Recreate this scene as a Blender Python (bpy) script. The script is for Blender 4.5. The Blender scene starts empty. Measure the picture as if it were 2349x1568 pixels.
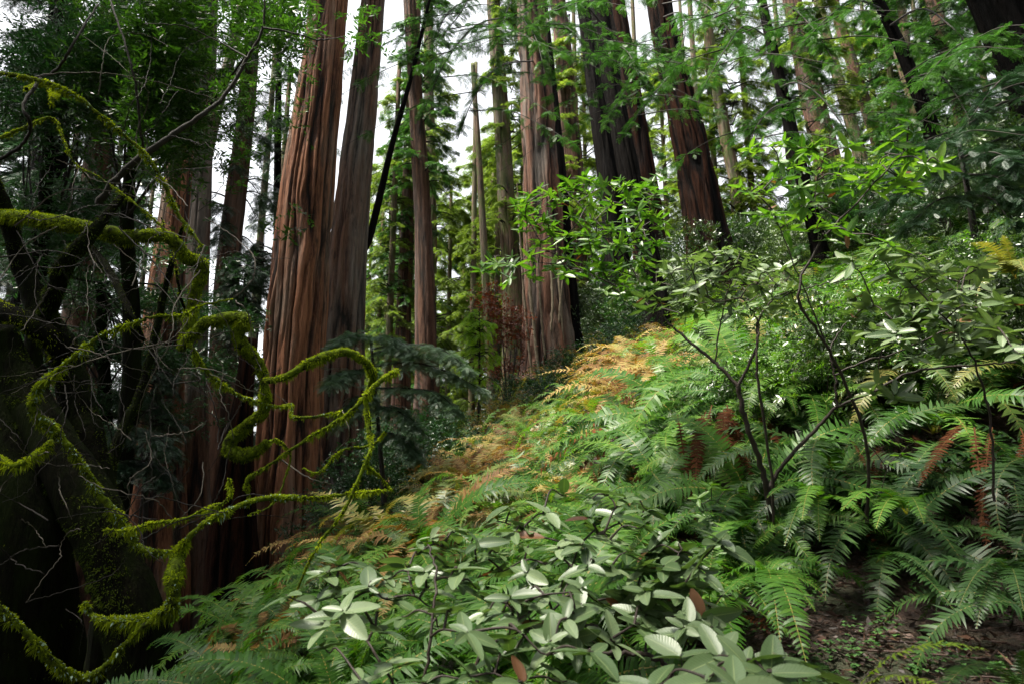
import bpy, math
import numpy as np
from mathutils import Vector, Matrix

# ------------------------------------------------------------------ camera, sky, sun, exposure
PITCH = math.radians(12.0)
FPX = 1566.0                      # focal length in pixels of a 2349 wide frame (24 mm on 36 mm)
scene = bpy.context.scene
C = scene.collection
cam_d = bpy.data.cameras.new("camera"); cam_d.lens = 24.0; cam_d.sensor_width = 36.0
cam_d.clip_start = 0.05; cam_d.clip_end = 3000
cam_d.dof.use_dof = True; cam_d.dof.focus_distance = 9.0; cam_d.dof.aperture_fstop = 5.6
cam = bpy.data.objects.new("camera", cam_d); C.objects.link(cam)
cam.location = (0, 0, 0); cam.rotation_euler = (math.pi/2 + PITCH, 0, 0)
scene.camera = cam

SUN_EL, SUN_AZ = math.radians(66), math.radians(-105)   # azimuth from +Y, negative = from the left
world = bpy.data.worlds.new("World"); scene.world = world; world.use_nodes = True
wn = world.node_tree; wn.nodes.clear()
sky = wn.nodes.new('ShaderNodeTexSky'); sky.sky_type = 'NISHITA'; sky.sun_disc = False
sky.sun_elevation = SUN_EL; sky.sun_rotation = SUN_AZ; sky.dust_density = 4.0; sky.air_density = 1.0
hs = wn.nodes.new('ShaderNodeHueSaturation'); hs.inputs['Saturation'].default_value = 0.14
bg = wn.nodes.new('ShaderNodeBackground'); bg.inputs['Strength'].default_value = 0.14
wo = wn.nodes.new('ShaderNodeOutputWorld')
wn.links.new(sky.outputs[0], hs.inputs['Color']); wn.links.new(hs.outputs[0], bg.inputs[0]); wn.links.new(bg.outputs[0], wo.inputs[0])
sun_d = bpy.data.lights.new("sun", 'SUN'); sun_d.energy = 4.8; sun_d.angle = math.radians(11); sun_d.color = (1.0, 0.94, 0.80)
sun = bpy.data.objects.new("sun", sun_d); C.objects.link(sun)
sd = Vector((math.sin(SUN_AZ)*math.cos(SUN_EL), math.cos(SUN_AZ)*math.cos(SUN_EL), math.sin(SUN_EL)))
sun.rotation_euler = sd.to_track_quat('Z', 'Y').to_euler()
scene.view_settings.view_transform = 'Standard'; scene.view_settings.look = 'None'
scene.view_settings.exposure = 1.62; scene.view_settings.gamma = 1.0
cy = scene.cycles
cy.max_bounces = 6; cy.diffuse_bounces = 4; cy.glossy_bounces = 2; cy.transmission_bounces = 4
cy.use_denoising = True; cy.use_adaptive_sampling = True; cy.adaptive_threshold = 0.02
cy.caustics_reflective = False; cy.caustics_refractive = False

# ------------------------------------------------------------------ helpers
def ray(px, py):
    """direction (x, z) per metre of forward distance for a point of the photograph (2349 x 1568)"""
    u = (px-1174.5)/FPX; v = (784-py)/FPX
    cp, sp = math.cos(PITCH), math.sin(PITCH)
    yy = cp - v*sp
    return u/yy, (sp + v*cp)/yy
def P(px, py, d):
    x, z = ray(px, py); return np.array((x*d, d, z*d))
def proj(x, y, z):
    cp, sp = math.cos(PITCH), math.sin(PITCH)
    f = y*cp + z*sp; w = -y*sp + z*cp
    return 1174.5 + FPX*x/f, 784 - FPX*w/f
def H(x, y):
    """height of the forest floor"""
    x = np.asarray(x, float); y = np.asarray(y, float)
    g = np.interp(y, [-12, 0, 2, 4, 6, 8, 12, 15, 22, 30, 45, 90, 300], [-1.7, -1.35, -1.15, -.95, -.7, -.4, .45, 1.1, 2.8, 5.0, 8, 12, 14])
    s = np.interp(y, [-5, 0, 3, 4, 6, 8, 20, 60], [.1, .1, .15, .2, .33, .36, .45, .3])
    e = np.interp(y, [-8, 3, 10, 15, 22, 30, 45, 90, 300], [-2.2, -2.1, -2.3, -1.6, -.3, 2.6, 8, 26, 90])
    fl = np.interp(y, [-8, 0, 15, 40, 120, 400], [-3.5, -3.6, -4.6, -8, -13, -22])
    ss = lambda t: np.clip(t, 0, 1)**2*(3-2*np.clip(t, 0, 1))
    h = g + s*x + .62*ss((y-4.3)/1.7)*ss((x-.5)/1.6)*(1-ss((y-11)/8))      # the steep bank above the litter hollow
    t = np.maximum(e - x, 0)
    h = h - 1.15*t*t/(t+.5) - s*t
    k = .6
    h = np.logaddexp(h/k, fl/k)*k
    h = np.where(h > 8.5, 8.5 + 4*(1-np.exp(-(np.maximum(h, 8.5)-8.5)/4)), h)
    h = h + .05*np.sin(2.1*x+1.3*y) + .06*np.sin(1.1*x-1.7*y+2) + .03*np.sin(4.7*x+3.9*y)
    return h
def ground_hit(px, py, d0=1.5, d1=60):
    x, z = ray(px, py)
    d = np.linspace(d0, d1, 1200)
    hh = H(x*d, d) - z*d
    k = np.argmax(hh > 0)
    return d[k] if hh[k] > 0 else None

def norm(a):
    return a/np.maximum(np.linalg.norm(a, axis=-1, keepdims=True), 1e-9)

class Geo:
    def __init__(s): s.v = []; s.q = []; s.t = []; s.a = []; s.uv = []; s.n = 0; s.m = []; s.tm = []
    def add(s, v, q=None, t=None, a=None, uv=None, mi=0):
        v = np.asarray(v, np.float32).reshape(-1, 3); n = len(v)
        s.v.append(v)
        if q is not None and len(q): s.q.append(np.asarray(q, np.int32)+s.n); s.m.append(np.full(len(q), mi, np.int32))
        if t is not None and len(t): s.t.append(np.asarray(t, np.int32)+s.n); s.tm.append(np.full(len(t), mi, np.int32))
        s.a.append(np.full(n, .5, np.float32) if a is None else np.broadcast_to(np.asarray(a, np.float32), (n,)))
        s.uv.append(np.zeros((n, 2), np.float32) if uv is None else np.asarray(uv, np.float32))
        s.n += n; return s
    def mesh(s, name, mats, smooth=False):
        me = bpy.data.meshes.new(name)
        v = np.concatenate(s.v)
        q = np.concatenate(s.q) if s.q else np.zeros((0, 4), np.int32)
        t = np.concatenate(s.t) if s.t else np.zeros((0, 3), np.int32)
        me.vertices.add(len(v)); me.vertices.foreach_set('co', v.ravel())
        me.loops.add(q.size + t.size); me.loops.foreach_set('vertex_index', np.concatenate([q.ravel(), t.ravel()]))
        me.polygons.add(len(q)+len(t))
        st = np.concatenate([np.arange(len(q))*4, q.size + np.arange(len(t))*3]).astype(np.int32)
        me.polygons.foreach_set('loop_start', st)
        mi = np.concatenate(s.m + s.tm) if (s.m or s.tm) else np.zeros(0, np.int32)
        for mm in (mats if isinstance(mats, (list, tuple)) else [mats]): me.materials.append(mm)
        me.polygons.foreach_set('material_index', mi)
        if smooth: me.polygons.foreach_set('use_smooth', np.ones(len(q)+len(t), bool))
        at = me.attributes.new('tint', 'FLOAT', 'POINT'); at.data.foreach_set('value', np.concatenate(s.a).astype(np.float32))
        ul = me.attributes.new('luv', 'FLOAT_VECTOR', 'POINT')
        uv = np.concatenate(s.uv); ul.data.foreach_set('vector', np.column_stack([uv, np.zeros(len(uv), np.float32)]).astype(np.float32).ravel())
        me.update(calc_edges=True); me.validate()
        return me

def link(name, data, parent=None, loc=None, rot=None, scale=None, mat=None):
    o = bpy.data.objects.new(name, data); C.objects.link(o)
    if loc is not None: o.location = tuple(float(c) for c in loc)
    if rot is not None: o.rotation_euler = rot
    if scale is not None: o.scale = (scale,)*3 if np.isscalar(scale) else scale
    if parent is not None: o.parent = parent
    if mat is not None:
        o.material_slots[0].link = 'OBJECT'; o.material_slots[0].material = mat
    return o
def tag(o, label=None, cat=None, group=None, kind=None):
    if label: o['label'] = label
    if cat: o['category'] = cat
    if group: o['group'] = group
    if kind: o['kind'] = kind
    return o
def thing(name, label, cat, loc=(0, 0, 0), group=None):
    return tag(link(name, None, loc=loc), label, cat, group)

# value noise
def vnoise(u, v, nu, seed, per=True):
    """u in 0..1 periodic with nu cells, v any real (cells of 1)"""
    r = np.random.RandomState(int(seed) % 99991); tab = r.rand(nu, 256)
    a = u*nu; i = np.floor(a).astype(int); fa = a-i; fa = fa*fa*(3-2*fa)
    j = np.floor(v).astype(int); fv = v-j; fv = fv*fv*(3-2*fv)
    i0 = i % nu; i1 = (i+1) % nu; j0 = j % 256; j1 = (j+1) % 256
    return (tab[i0, j0]*(1-fa)*(1-fv)+tab[i1, j0]*fa*(1-fv)+tab[i0, j1]*(1-fa)*fv+tab[i1, j1]*fa*fv)
def n3(p, seed=0, sc=1.0):
    """cheap smooth 3d noise -1..1"""
    r = np.random.RandomState(seed); o = np.zeros(len(p))
    for k in range(5):
        w = r.normal(size=3)*sc*(1+.5*k); o = o + np.sin(p@w + r.rand()*6.28)/(1+.4*k)
    return o/2.6

def catmull(pts, n):
    pts = np.asarray(pts, float)
    if len(pts) == 2:
        t = np.linspace(0, 1, n)[:, None]; return pts[0]*(1-t)+pts[1]*t
    p = np.vstack([2*pts[0]-pts[1], pts, 2*pts[-1]-pts[-2]])
    seg = len(pts)-1; out = []
    for tt in np.linspace(0, seg-1e-6, n):
        i = int(tt); f = tt-i; a, b, c, d = p[i:i+4]
        out.append(.5*((2*b)+(-a+c)*f+(2*a-5*b+4*c-d)*f*f+(-a+3*b-3*c+d)*f**3))
    return np.array(out)

def frames(path):
    T = norm(np.gradient(path, axis=0))
    up = np.array([0, 0, 1.]) if abs(T[0][2]) < .9 else np.array([0, 1., 0])
    N = np.zeros_like(T); N[0] = norm(np.cross(T[0], up))
    for i in range(1, len(T)):
        n = N[i-1]-T[i]*np.dot(N[i-1], T[i]); N[i] = n/max(np.linalg.norm(n), 1e-9)
    return T, N, np.cross(T, N)

def tube(geo, path, rad, sides=8, a=.5, lump=0, seed=0, mi=0, cap=True):
    path = np.asarray(path, float); n = len(path)
    rad = np.broadcast_to(np.asarray(rad, float), (n,))
    T, N, B = frames(path)
    th = np.arange(sides)/sides*2*np.pi
    R = rad[:, None]*np.ones((1, sides))
    if lump:
        L = np.concatenate([[0], np.cumsum(np.linalg.norm(np.diff(path, axis=0), axis=1))])
        U, V = np.meshgrid(np.arange(sides)/sides, L/(np.mean(rad)*2.2+1e-6))
        R = R*(1+lump*(vnoise(U, V, 4, seed)*2-1)+lump*.5*(vnoise(U, V*2.7, 8, seed+1)*2-1))
    ring = path[:, None, :]+R[..., None]*(np.cos(th)[None, :, None]*N[:, None, :]+np.sin(th)[None, :, None]*B[:, None, :])
    i = np.arange(n-1)[:, None]*sides; j = np.arange(sides)[None, :]; j2 = (j+1) % sides
    q = np.stack([i+j, i+j2, i+sides+j2, i+sides+j], -1).reshape(-1, 4)
    v = ring.reshape(-1, 3)
    if cap:
        v = np.vstack([v, path[-1]+T[-1]*rad[-1]*.6]); k = len(v)-1; b = (n-1)*sides
        t = np.stack([b+np.arange(sides), b+(np.arange(sides)+1) % sides, np.full(sides, k)], -1)
        geo.add(v, q=q, t=t, a=a, mi=mi)
    else: geo.add(v, q=q, a=a, mi=mi)
    return geo

# leaf templates: x across, y along, z normal; returns (verts, quads, tris, uv)
def tpl_diamond():
    v = np.array([(0, 0, 0), (.5, .45, .10), (0, 1, -.03), (-.5, .45, .10)], float)
    return v, [], [(0, 1, 2), (0, 2, 3)], np.array([(0, 0), (1, .45), (0, 1), (-1, .45)], float)
def tpl_leaf(rows, bend=.15, fold=.16, serr=0.0, wpow=.8, stalk=.08):
    v = []; uv = []; q = []
    ys = np.linspace(0, 1, rows)
    for k, y in enumerate(ys):
        w = .5*math.sin(math.pi*min(1, y**wpow*.97+.015))**.62
        if y < stalk: w *= .3
        w += serr*(1 if k % 2 else -1)*(.5 if 0 < k < rows-1 else 0)
        z = -bend*y*y
        for u in (-1, -.55, 0, .55, 1):
            v.append((u*w, y - (serr*.6 if abs(u) == 1 and k % 2 else 0), z+fold*abs(u)*w - .10*fold*math.cos(u*3)*w)); uv.append((u, y))
    for k in range(rows-1):
        for c in range(4):
            a = k*5+c; q.append((a, a+1, a+6, a+5))
    return np.array(v), np.array(q), [], np.array(uv)
def tpl_leaf3():
    v = []; uv = []; q = []
    for y, w, z in ((0, .06, 0), (.3, .44, .01), (.65, .42, -.03), (1, .03, -.14)):
        for u in (-1, 0, 1): v.append((u*w, y, z+.13*abs(u)*w*2)); uv.append((u, y))
    for k in range(3):
        for c in range(2):
            a = k*3+c; q.append((a, a+1, a+4, a+3))
    return np.array(v), np.array(q), [], np.array(uv)
def tpl_branchlet(pairs, nl, nw, seed=1):
    """flat redwood twig of unit length with rows of needles"""
    r = np.random.RandomState(seed); v = []; t = []; q = []
    for k in range(pairs):
        y = (k+.5)/pairs*.92
        for s in (-1, 1):
            l = nl*(.55+.9*math.sin(math.pi*min(1, .12+y*.86)))*(.85+.3*r.rand())
            ang = math.radians(38+22*(1-y)+8*r.rand()); dx, dy = s*math.sin(ang)*l, math.cos(ang)*l
            z = (.25*r.rand()-.05)*l; zc = -.12*y*y
            b = len(v)
            v += [(0, y-nw*.5, zc), (dx*.55+s*nw*.2, y+dy*.5-nw*.55, zc+z*.6), (dx, y+dy, zc+z*.4), (dx*.5-s*nw*.2, y+dy*.55+nw*.55, zc+z*.6)]
            q.append((b, b+1, b+2, b+3) if s > 0 else (b+3, b+2, b+1, b))
    b = len(v); v += [(-nw*.3, 0, 0), (nw*.3, 0, 0), (0, 1.05, -.13)]; t.append((b, b+1, b+2))
    v = np.array(v); return v, np.array(q), np.array(t), v[:, :2].copy()
DIAM = tpl_diamond(); LEAF3 = tpl_leaf3(); LEAFL = tpl_leaf(13, serr=.018, bend=.22, fold=.22); LEAFM = tpl_leaf(6, serr=0)
BRN = tpl_branchlet(11, .20, .035); BRM = tpl_branchlet(7, .24, .055, 2); BRF = tpl_branchlet(6, .30, .085, 3)

def stamp(geo, tpl, O, D, N, L, W=None, a=None, mi=0):
    """place many copies of a template"""
    tv, tq, tt, tuv = tpl; n = len(O)
    if n == 0: return
    D = norm(np.asarray(D, float)); N = np.asarray(N, float)
    X = norm(np.cross(D, N)); Z = np.cross(X, D)
    L = np.broadcast_to(np.asarray(L, float), (n,)); W = L if W is None else np.broadcast_to(np.asarray(W, float), (n,))
    k = len(tv)
    v = (np.asarray(O)[:, None, :] + tv[None, :, 0:1]*(X*W[:, None])[:, None, :] + tv[None, :, 1:2]*(D*L[:, None])[:, None, :]
         + tv[None, :, 2:3]*(Z*W[:, None])[:, None, :]).reshape(-1, 3)
    off = (np.arange(n)*k)[:, None, None]
    q = (np.asarray(tq, np.int64)[None]+off).reshape(-1, 4) if len(tq) else None
    t = (np.asarray(tt, np.int64)[None]+off).reshape(-1, 3) if len(tt) else None
    aa = np.repeat(np.full(n, .5) if a is None else np.asarray(a), k)
    geo.add(v, q=q, t=t, a=aa, uv=np.tile(tuv, (n, 1)), mi=mi)

# ------------------------------------------------------------------ materials
def new_mat(name):
    m = bpy.data.materials.new(name); m.use_nodes = True; nt = m.node_tree; nt.nodes.clear()
    out = nt.nodes.new('ShaderNodeOutputMaterial'); return m, nt, out
class NB:
    def __init__(s, nt): s.nt = nt
    def n(s, typ, **kw):
        x = s.nt.nodes.new(typ)
        for k, v in kw.items():
            if k.startswith('_'): setattr(x, k[1:], v)
            else: x.inputs[k.replace('__', ' ')].default_value = v
        return x
    def l(s, a, b): s.nt.links.new(a, b)
    def attr(s, nm): return s.n('ShaderNodeAttribute', _attribute_name=nm)
    def ramp(s, fac, stops):
        r = s.n('ShaderNodeValToRGB'); e = r.color_ramp.elements
        while len(e) > 1: e.remove(e[-1])
        e[0].position = stops[0][0]; e[0].color = (*stops[0][1], 1)
        for p, c in stops[1:]:
            x = e.new(p); x.color = (*c, 1)
        s.l(fac, r.inputs[0]); return r.outputs[0]
    def math(s, op, a, b=None):
        m = s.n('ShaderNodeMath', _operation=op)
        for i, x in enumerate((a, b)):
            if x is None: continue
            if isinstance(x, (int, float)): m.inputs[i].default_value = x
            else: s.l(x, m.inputs[i])
        return m.outputs[0]
    def noise(s, vec, scale, detail=4, rough=.55):
        x = s.n('ShaderNodeTexNoise', Scale=scale, Detail=detail, Roughness=rough)
        if vec is not None: s.l(vec, x.inputs['Vector'])
        return x.outputs['Fac']
    def mapping(s, vec, sc):
        m = s.n('ShaderNodeMapping'); m.inputs['Scale'].default_value = sc; s.l(vec, m.inputs['Vector']); return m.outputs[0]
    def mix(s, fac, a, b):
        m = s.n('ShaderNodeMix', _data_type='RGBA')
        for sock, x in ((m.inputs['Factor'], fac), (m.inputs['A'], a), (m.inputs['B'], b)):
            if isinstance(x, (int, float)): sock.default_value = x
            elif isinstance(x, tuple): sock.default_value = (*x, 1)
            else: s.l(x, sock)
        return m.outputs['Result']

def leaf_mat(name, stops, rough=.4, trans=.35, tcol=(1.25, 1.15, .45), spec=.5, veins=False, tboost=1.0):
    m, nt, out = new_mat(name); b = NB(nt)
    t = b.attr('tint').outputs['Fac']; oi = b.n('ShaderNodeObjectInfo').outputs['Random']
    geo = b.n('ShaderNodeNewGeometry')
    ns = b.noise(geo.outputs['Position'], 1.3, 2)
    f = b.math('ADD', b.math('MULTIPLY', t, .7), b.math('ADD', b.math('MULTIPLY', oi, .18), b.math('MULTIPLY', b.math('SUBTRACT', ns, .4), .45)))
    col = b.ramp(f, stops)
    p = b.n('ShaderNodeBsdfPrincipled', Roughness=rough); p.inputs['Specular IOR Level'].default_value = spec
    if veins:
        luv = b.n('ShaderNodeSeparateXYZ'); b.l(b.attr('luv').outputs['Vector'], luv.inputs[0])
        au = b.math('ABSOLUTE', luv.outputs[0])
        w = b.math('SINE', b.math('MULTIPLY', b.math('SUBTRACT', luv.outputs[1], b.math('MULTIPLY', au, .16)), 82.0))
        mid = b.math('LESS_THAN', au, .06)
        hgt = b.math('ADD', b.math('MULTIPLY', w, .5), b.math('MULTIPLY', mid, -2.0))
        bp = b.n('ShaderNodeBump', Strength=.16, Distance=.002); b.l(hgt, bp.inputs['Height']); b.l(bp.outputs[0], p.inputs['Normal'])
        col = b.mix(b.math('MULTIPLY', mid, .6), col, (.22, .27, .12))
        spots = b.noise(geo.outputs['Position'], 55, 3, .7)
        col = b.mix(b.math('MULTIPLY', b.math('GREATER_THAN', spots, .68), .5), col, (.10, .09, .04))
    b.l(col, p.inputs['Base Color'])
    tr = b.n('ShaderNodeBsdfTranslucent')
    tm = b.n('ShaderNodeMix', _data_type='RGBA', _blend_type='MULTIPLY'); tm.inputs['Factor'].default_value = 1
    b.l(col, tm.inputs['A']); tm.inputs['B'].default_value = (*[c*tboost for c in tcol], 1); b.l(tm.outputs['Result'], tr.inputs['Color'])
    mx = b.n('ShaderNodeMixShader', Fac=trans); b.l(p.outputs[0], mx.inputs[1]); b.l(tr.outputs[0], mx.inputs[2]); b.l(mx.outputs[0], out.inputs[0])
    return m

def bark_mat(name, valley, ridge, grey, dark, greyamt=.5, zs=.35, sc=9.0, moss=0.0, rough=.85, mossc=(.075, .10, .025)):
    m, nt, out = new_mat(name); b = NB(nt)
    tc = b.n('ShaderNodeTexCoord').outputs['Object']
    v1 = b.mapping(tc, (sc, sc, sc*.055)); v2 = b.mapping(tc, (sc*4, sc*4, sc*.35)); v3 = b.mapping(tc, (1.1, 1.1, zs*.45))
    na = b.noise(v1, 1, 5, .65); nb = b.noise(v2, 1, 5, .7); nc = b.noise(v3, 1.6, 4, .6)
    rd = b.attr('tint').outputs['Fac']
    f = b.math('ADD', b.math('MULTIPLY', na, .50), b.math('MULTIPLY', rd, .55))
    f = b.math('ADD', b.math('SUBTRACT', f, .06), b.math('MULTIPLY', b.math('SUBTRACT', nb, .5), .75))
    col = b.ramp(f, [(.30, dark), (.45, valley), (.66, ridge), (.86, tuple(c*1.35 for c in ridge))])
    gf = b.ramp(nc, [(.60-.28*greyamt, (0, 0, 0)), (.80-.28*greyamt, (1, 1, 1))])
    gg = b.ramp(f, [(.3, tuple(c*.25 for c in grey)), (.52, tuple(c*.7 for c in grey)), (.75, grey), (.9, tuple(c*1.35 for c in grey))])
    col = b.mix(b.math('MULTIPLY', gf, .85), col, gg)
    nd = b.noise(b.mapping(tc, (2.3, 2.3, .5)), 1.3, 5, .7)
    col = b.mix(b.math('MULTIPLY', b.ramp(nd, [(.58, (0, 0, 0)), (.68, (1, 1, 1))]), .8), col, dark)
    if moss:
        nm = b.noise(b.mapping(tc, (3, 3, 1.2)), 1.1, 4, .7)
        col = b.mix(b.math('MULTIPLY', b.ramp(nm, [(.64-moss*.35, (0, 0, 0)), (.76-moss*.3, (1, 1, 1))]), .75), col, mossc)
    p = b.n('ShaderNodeBsdfPrincipled', Roughness=rough); p.inputs['Specular IOR Level'].default_value = .25 if ridge[0] > .05 else .04
    b.l(col, p.inputs['Base Color'])
    hh = b.math('ADD', b.math('MULTIPLY', nb, .5), b.math('MULTIPLY', na, 1.0))
    bp = b.n('ShaderNodeBump', Strength=1.0, Distance=.09); b.l(hh, bp.inputs['Height']); b.l(bp.outputs[0], p.inputs['Normal'])
    b.l(p.outputs[0], out.inputs[0]); return m

def simple_mat(name, stops, scale=8, rough=.8, bump=.3, spec=.3):
    m, nt, out = new_mat(name); b = NB(nt)
    tc = b.n('ShaderNodeNewGeometry').outputs['Position']
    n1 = b.noise(tc, scale, 5, .7); t = b.attr('tint').outputs['Fac']
    f = b.math('ADD', b.math('MULTIPLY', n1, .6), b.math('MULTIPLY', t, .4))
    col = b.ramp(f, stops); p = b.n('ShaderNodeBsdfPrincipled', Roughness=rough); p.inputs['Specular IOR Level'].default_value = spec
    b.l(col, p.inputs['Base Color'])
    bp = b.n('ShaderNodeBump', Strength=bump, Distance=.02); b.l(n1, bp.inputs['Height']); b.l(bp.outputs[0], p.inputs['Normal'])
    b.l(p.outputs[0], out.inputs[0]); return m

M = {}
M['red'] = bark_mat('redwood_bark', (.075, .028, .016), (.25, .105, .056), (.24, .19, .155), (.012, .008, .007), .36)
M['red2'] = bark_mat('redwood_bark_grey', (.06, .027, .018), (.15, .078, .05), (.19, .17, .155), (.010, .008, .008), .66)
M['red3'] = bark_mat('redwood_bark_ragged', (.045, .020, .013), (.145, .066, .040), (.165, .140, .120), (.007, .005, .005), .45)
M['brown'] = bark_mat('brown_bark', (.05, .024, .015), (.12, .06, .038), (.13, .10, .085), (.02, .015, .012), .35)
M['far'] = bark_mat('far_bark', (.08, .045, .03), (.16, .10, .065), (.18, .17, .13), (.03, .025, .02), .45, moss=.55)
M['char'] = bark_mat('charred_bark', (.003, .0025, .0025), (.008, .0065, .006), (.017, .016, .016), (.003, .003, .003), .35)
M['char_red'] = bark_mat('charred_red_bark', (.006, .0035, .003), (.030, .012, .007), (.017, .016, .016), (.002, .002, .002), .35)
M['mossbark'] = bark_mat('mossy_bark', (.004, .004, .002), (.011, .010, .005), (.012, .013, .006), (.002, .002, .001), .3, moss=.6, mossc=(.010, .016, .003))
M['limb'] = simple_mat('limb_bark', [(.3, (.006, .005, .004)), (.7, (.026, .020, .016))], 14)
M['twig'] = simple_mat('grey_twig', [(.3, (.03, .025, .02)), (.7, (.15, .13, .105))], 9)
M['stem'] = simple_mat('dark_stem', [(.3, (.012, .009, .008)), (.7, (.05, .035, .028))], 20, .6)
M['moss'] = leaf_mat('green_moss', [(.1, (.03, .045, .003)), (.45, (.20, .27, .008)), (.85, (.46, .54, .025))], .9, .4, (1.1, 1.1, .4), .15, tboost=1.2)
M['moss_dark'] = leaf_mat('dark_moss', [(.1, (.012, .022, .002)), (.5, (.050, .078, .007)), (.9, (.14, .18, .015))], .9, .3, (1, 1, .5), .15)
M['mosstube'] = simple_mat('moss_mat', [(.42, (.012, .014, .005)), (.50, (.07, .10, .006)), (.64, (.17, .23, .009)), (.85, (.30, .38, .02))], 16, .95, .8, .1)
M['lichen'] = simple_mat('pale_lichen', [(.3, (.20, .30, .20)), (.7, (.42, .55, .42))], 30)
M['bay'] = leaf_mat('bay_leaf', [(.05, (.008, .024, .005)), (.45, (.028, .070, .012)), (.9, (.08, .15, .026))], .36, .5, (1.0, 1.2, .4), .6, tboost=1.3)
M['bay_dark'] = leaf_mat('dark_bay_leaf', [(.05, (.010, .030, .012)), (.5, (.022, .062, .020)), (.9, (.05, .12, .04))], .35, .3, (1, 1.4, .6), .5)
M['needle'] = leaf_mat('redwood_needle', [(.05, (.010, .034, .007)), (.45, (.030, .085, .020)), (.9, (.095, .19, .050))], .4, .38, (1.0, 1.25, .5), .45, tboost=1.1)
M['needle_blue'] = leaf_mat('blue_green_needle', [(.05, (.007, .022, .010)), (.5, (.020, .050, .024)), (.9, (.050, .10, .055))], .4, .25, (1, 1.2, .7), .5)
M['needle_yellow'] = leaf_mat('sunny_needle', [(.05, (.040, .075, .012)), (.45, (.105, .165, .026)), (.9, (.23, .29, .06))], .5, .5, (1.1, 1.15, .55), .3, tboost=1.15)  # yellow green brightened to carry the glow of backlit far foliage
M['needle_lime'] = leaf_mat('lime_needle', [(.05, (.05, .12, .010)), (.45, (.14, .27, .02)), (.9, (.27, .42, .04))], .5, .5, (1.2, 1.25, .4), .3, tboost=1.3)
M['needle_lightened'] = leaf_mat('lightened_conifer_needle', [(.05, (.020, .050, .026)), (.45, (.055, .105, .060)), (.9, (.14, .20, .13))], .4, .3, (1, 1.2, .7), .5)  # colour raised to make up for the shade this conifer stands in
M['tan'] = leaf_mat('tanoak_leaf', [(.05, (.035, .072, .022)), (.45, (.090, .142, .058)), (.9, (.20, .26, .14))], .36, .22, (1.1, 1.4, .4), .5, veins=True)
M['tan_bright'] = leaf_mat('bright_tanoak_leaf', [(.05, (.018, .066, .007)), (.45, (.062, .155, .014)), (.9, (.15, .26, .04))], .36, .4, (1.2, 1.35, .35), .7, veins=True, tboost=1.2)
M['huck'] = leaf_mat('huckleberry_leaf', [(.05, (.008, .022, .005)), (.45, (.027, .055, .014)), (.9, (.085, .12, .042))], .36, .3, (1.1, 1.4, .4), .7)
M['fern'] = leaf_mat('fern_green', [(.05, (.010, .042, .005)), (.45, (.042, .118, .012)), (.88, (.125, .23, .035)), (1.0, (.26, .22, .06))], .42, .4, (1.0, 1.25, .3), .26)
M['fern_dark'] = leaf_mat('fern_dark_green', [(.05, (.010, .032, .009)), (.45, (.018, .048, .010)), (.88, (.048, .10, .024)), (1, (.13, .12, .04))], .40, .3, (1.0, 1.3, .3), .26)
M['fern_yel'] = leaf_mat('fern_yellowing', [(.05, (.045, .09, .012)), (.35, (.085, .13, .026)), (.6, (.17, .18, .045)), (.9, (.30, .235, .075))], .42, .4, (1.2, 1.1, .4), .35)
M['fern_gold'] = leaf_mat('fern_golden', [(.05, (.09, .035, .010)), (.35, (.17, .088, .028)), (.6, (.31, .21, .075)), (.9, (.22, .24, .06))], .6, .4, (1.2, 1.0, .35), .2)
M['fern_dead'] = leaf_mat('fern_dead', [(.05, (.010, .003, .0015)), (.5, (.045, .014, .005)), (.9, (.12, .042, .014)), (1, (.07, .03, .012))], .8, .25, (1.3, .9, .4), .08)
M['red_leaf'] = leaf_mat('rusty_leaf', [(.05, (.05, .015, .008)), (.5, (.13, .040, .020)), (.9, (.24, .09, .045))], .45, .35, (1.3, .8, .4), .5)
M['dry_leaf'] = leaf_mat('dry_leaf', [(.05, (.05, .022, .010)), (.5, (.13, .060, .028)), (.9, (.22, .12, .06))], .5, .25, (1.3, .9, .4), .3)
M['sorrel'] = leaf_mat('sorrel_leaf', [(.05, (.02, .06, .015)), (.5, (.05, .12, .03)), (.9, (.10, .20, .06))], .6, .4, (1, 1.3, .4), .3)
M['litter'] = leaf_mat('leaf_litter', [(.05, (.008, .004, .003)), (.45, (.026, .011, .007)), (.75, (.065, .030, .017)), (.95, (.17, .11, .08))], .55, .1, (1.2, .9, .5), .4)

def ground_mat():
    m, nt, out = new_mat('forest_soil'); b = NB(nt)
    tc = b.n('ShaderNodeNewGeometry').outputs['Position']
    n1 = b.noise(tc, 1.1, 4, .6); n2 = b.noise(tc, 24, 6, .8)
    col = b.ramp(b.math('ADD', b.math('MULTIPLY', n1, .35), b.math('MULTIPLY', n2, .65)), [(.3, (.008, .005, .004)), (.5, (.030, .015, .010)), (.65, (.075, .035, .022)), (.8, (.12, .075, .05))])
    col = b.mix(b.ramp(b.noise(tc, .8, 3), [(.55, (0, 0, 0)), (.68, (.7, .7, .7))]), col, (.022, .040, .010))
    p = b.n('ShaderNodeBsdfPrincipled', Roughness=.8); b.l(col, p.inputs['Base Color'])
    bp = b.n('ShaderNodeBump', Strength=1.0, Distance=.04); b.l(n2, bp.inputs['Height']); b.l(bp.outputs[0], p.inputs['Normal'])
    b.l(p.outputs[0], out.inputs[0]); return m
M['soil'] = ground_mat()

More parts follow.
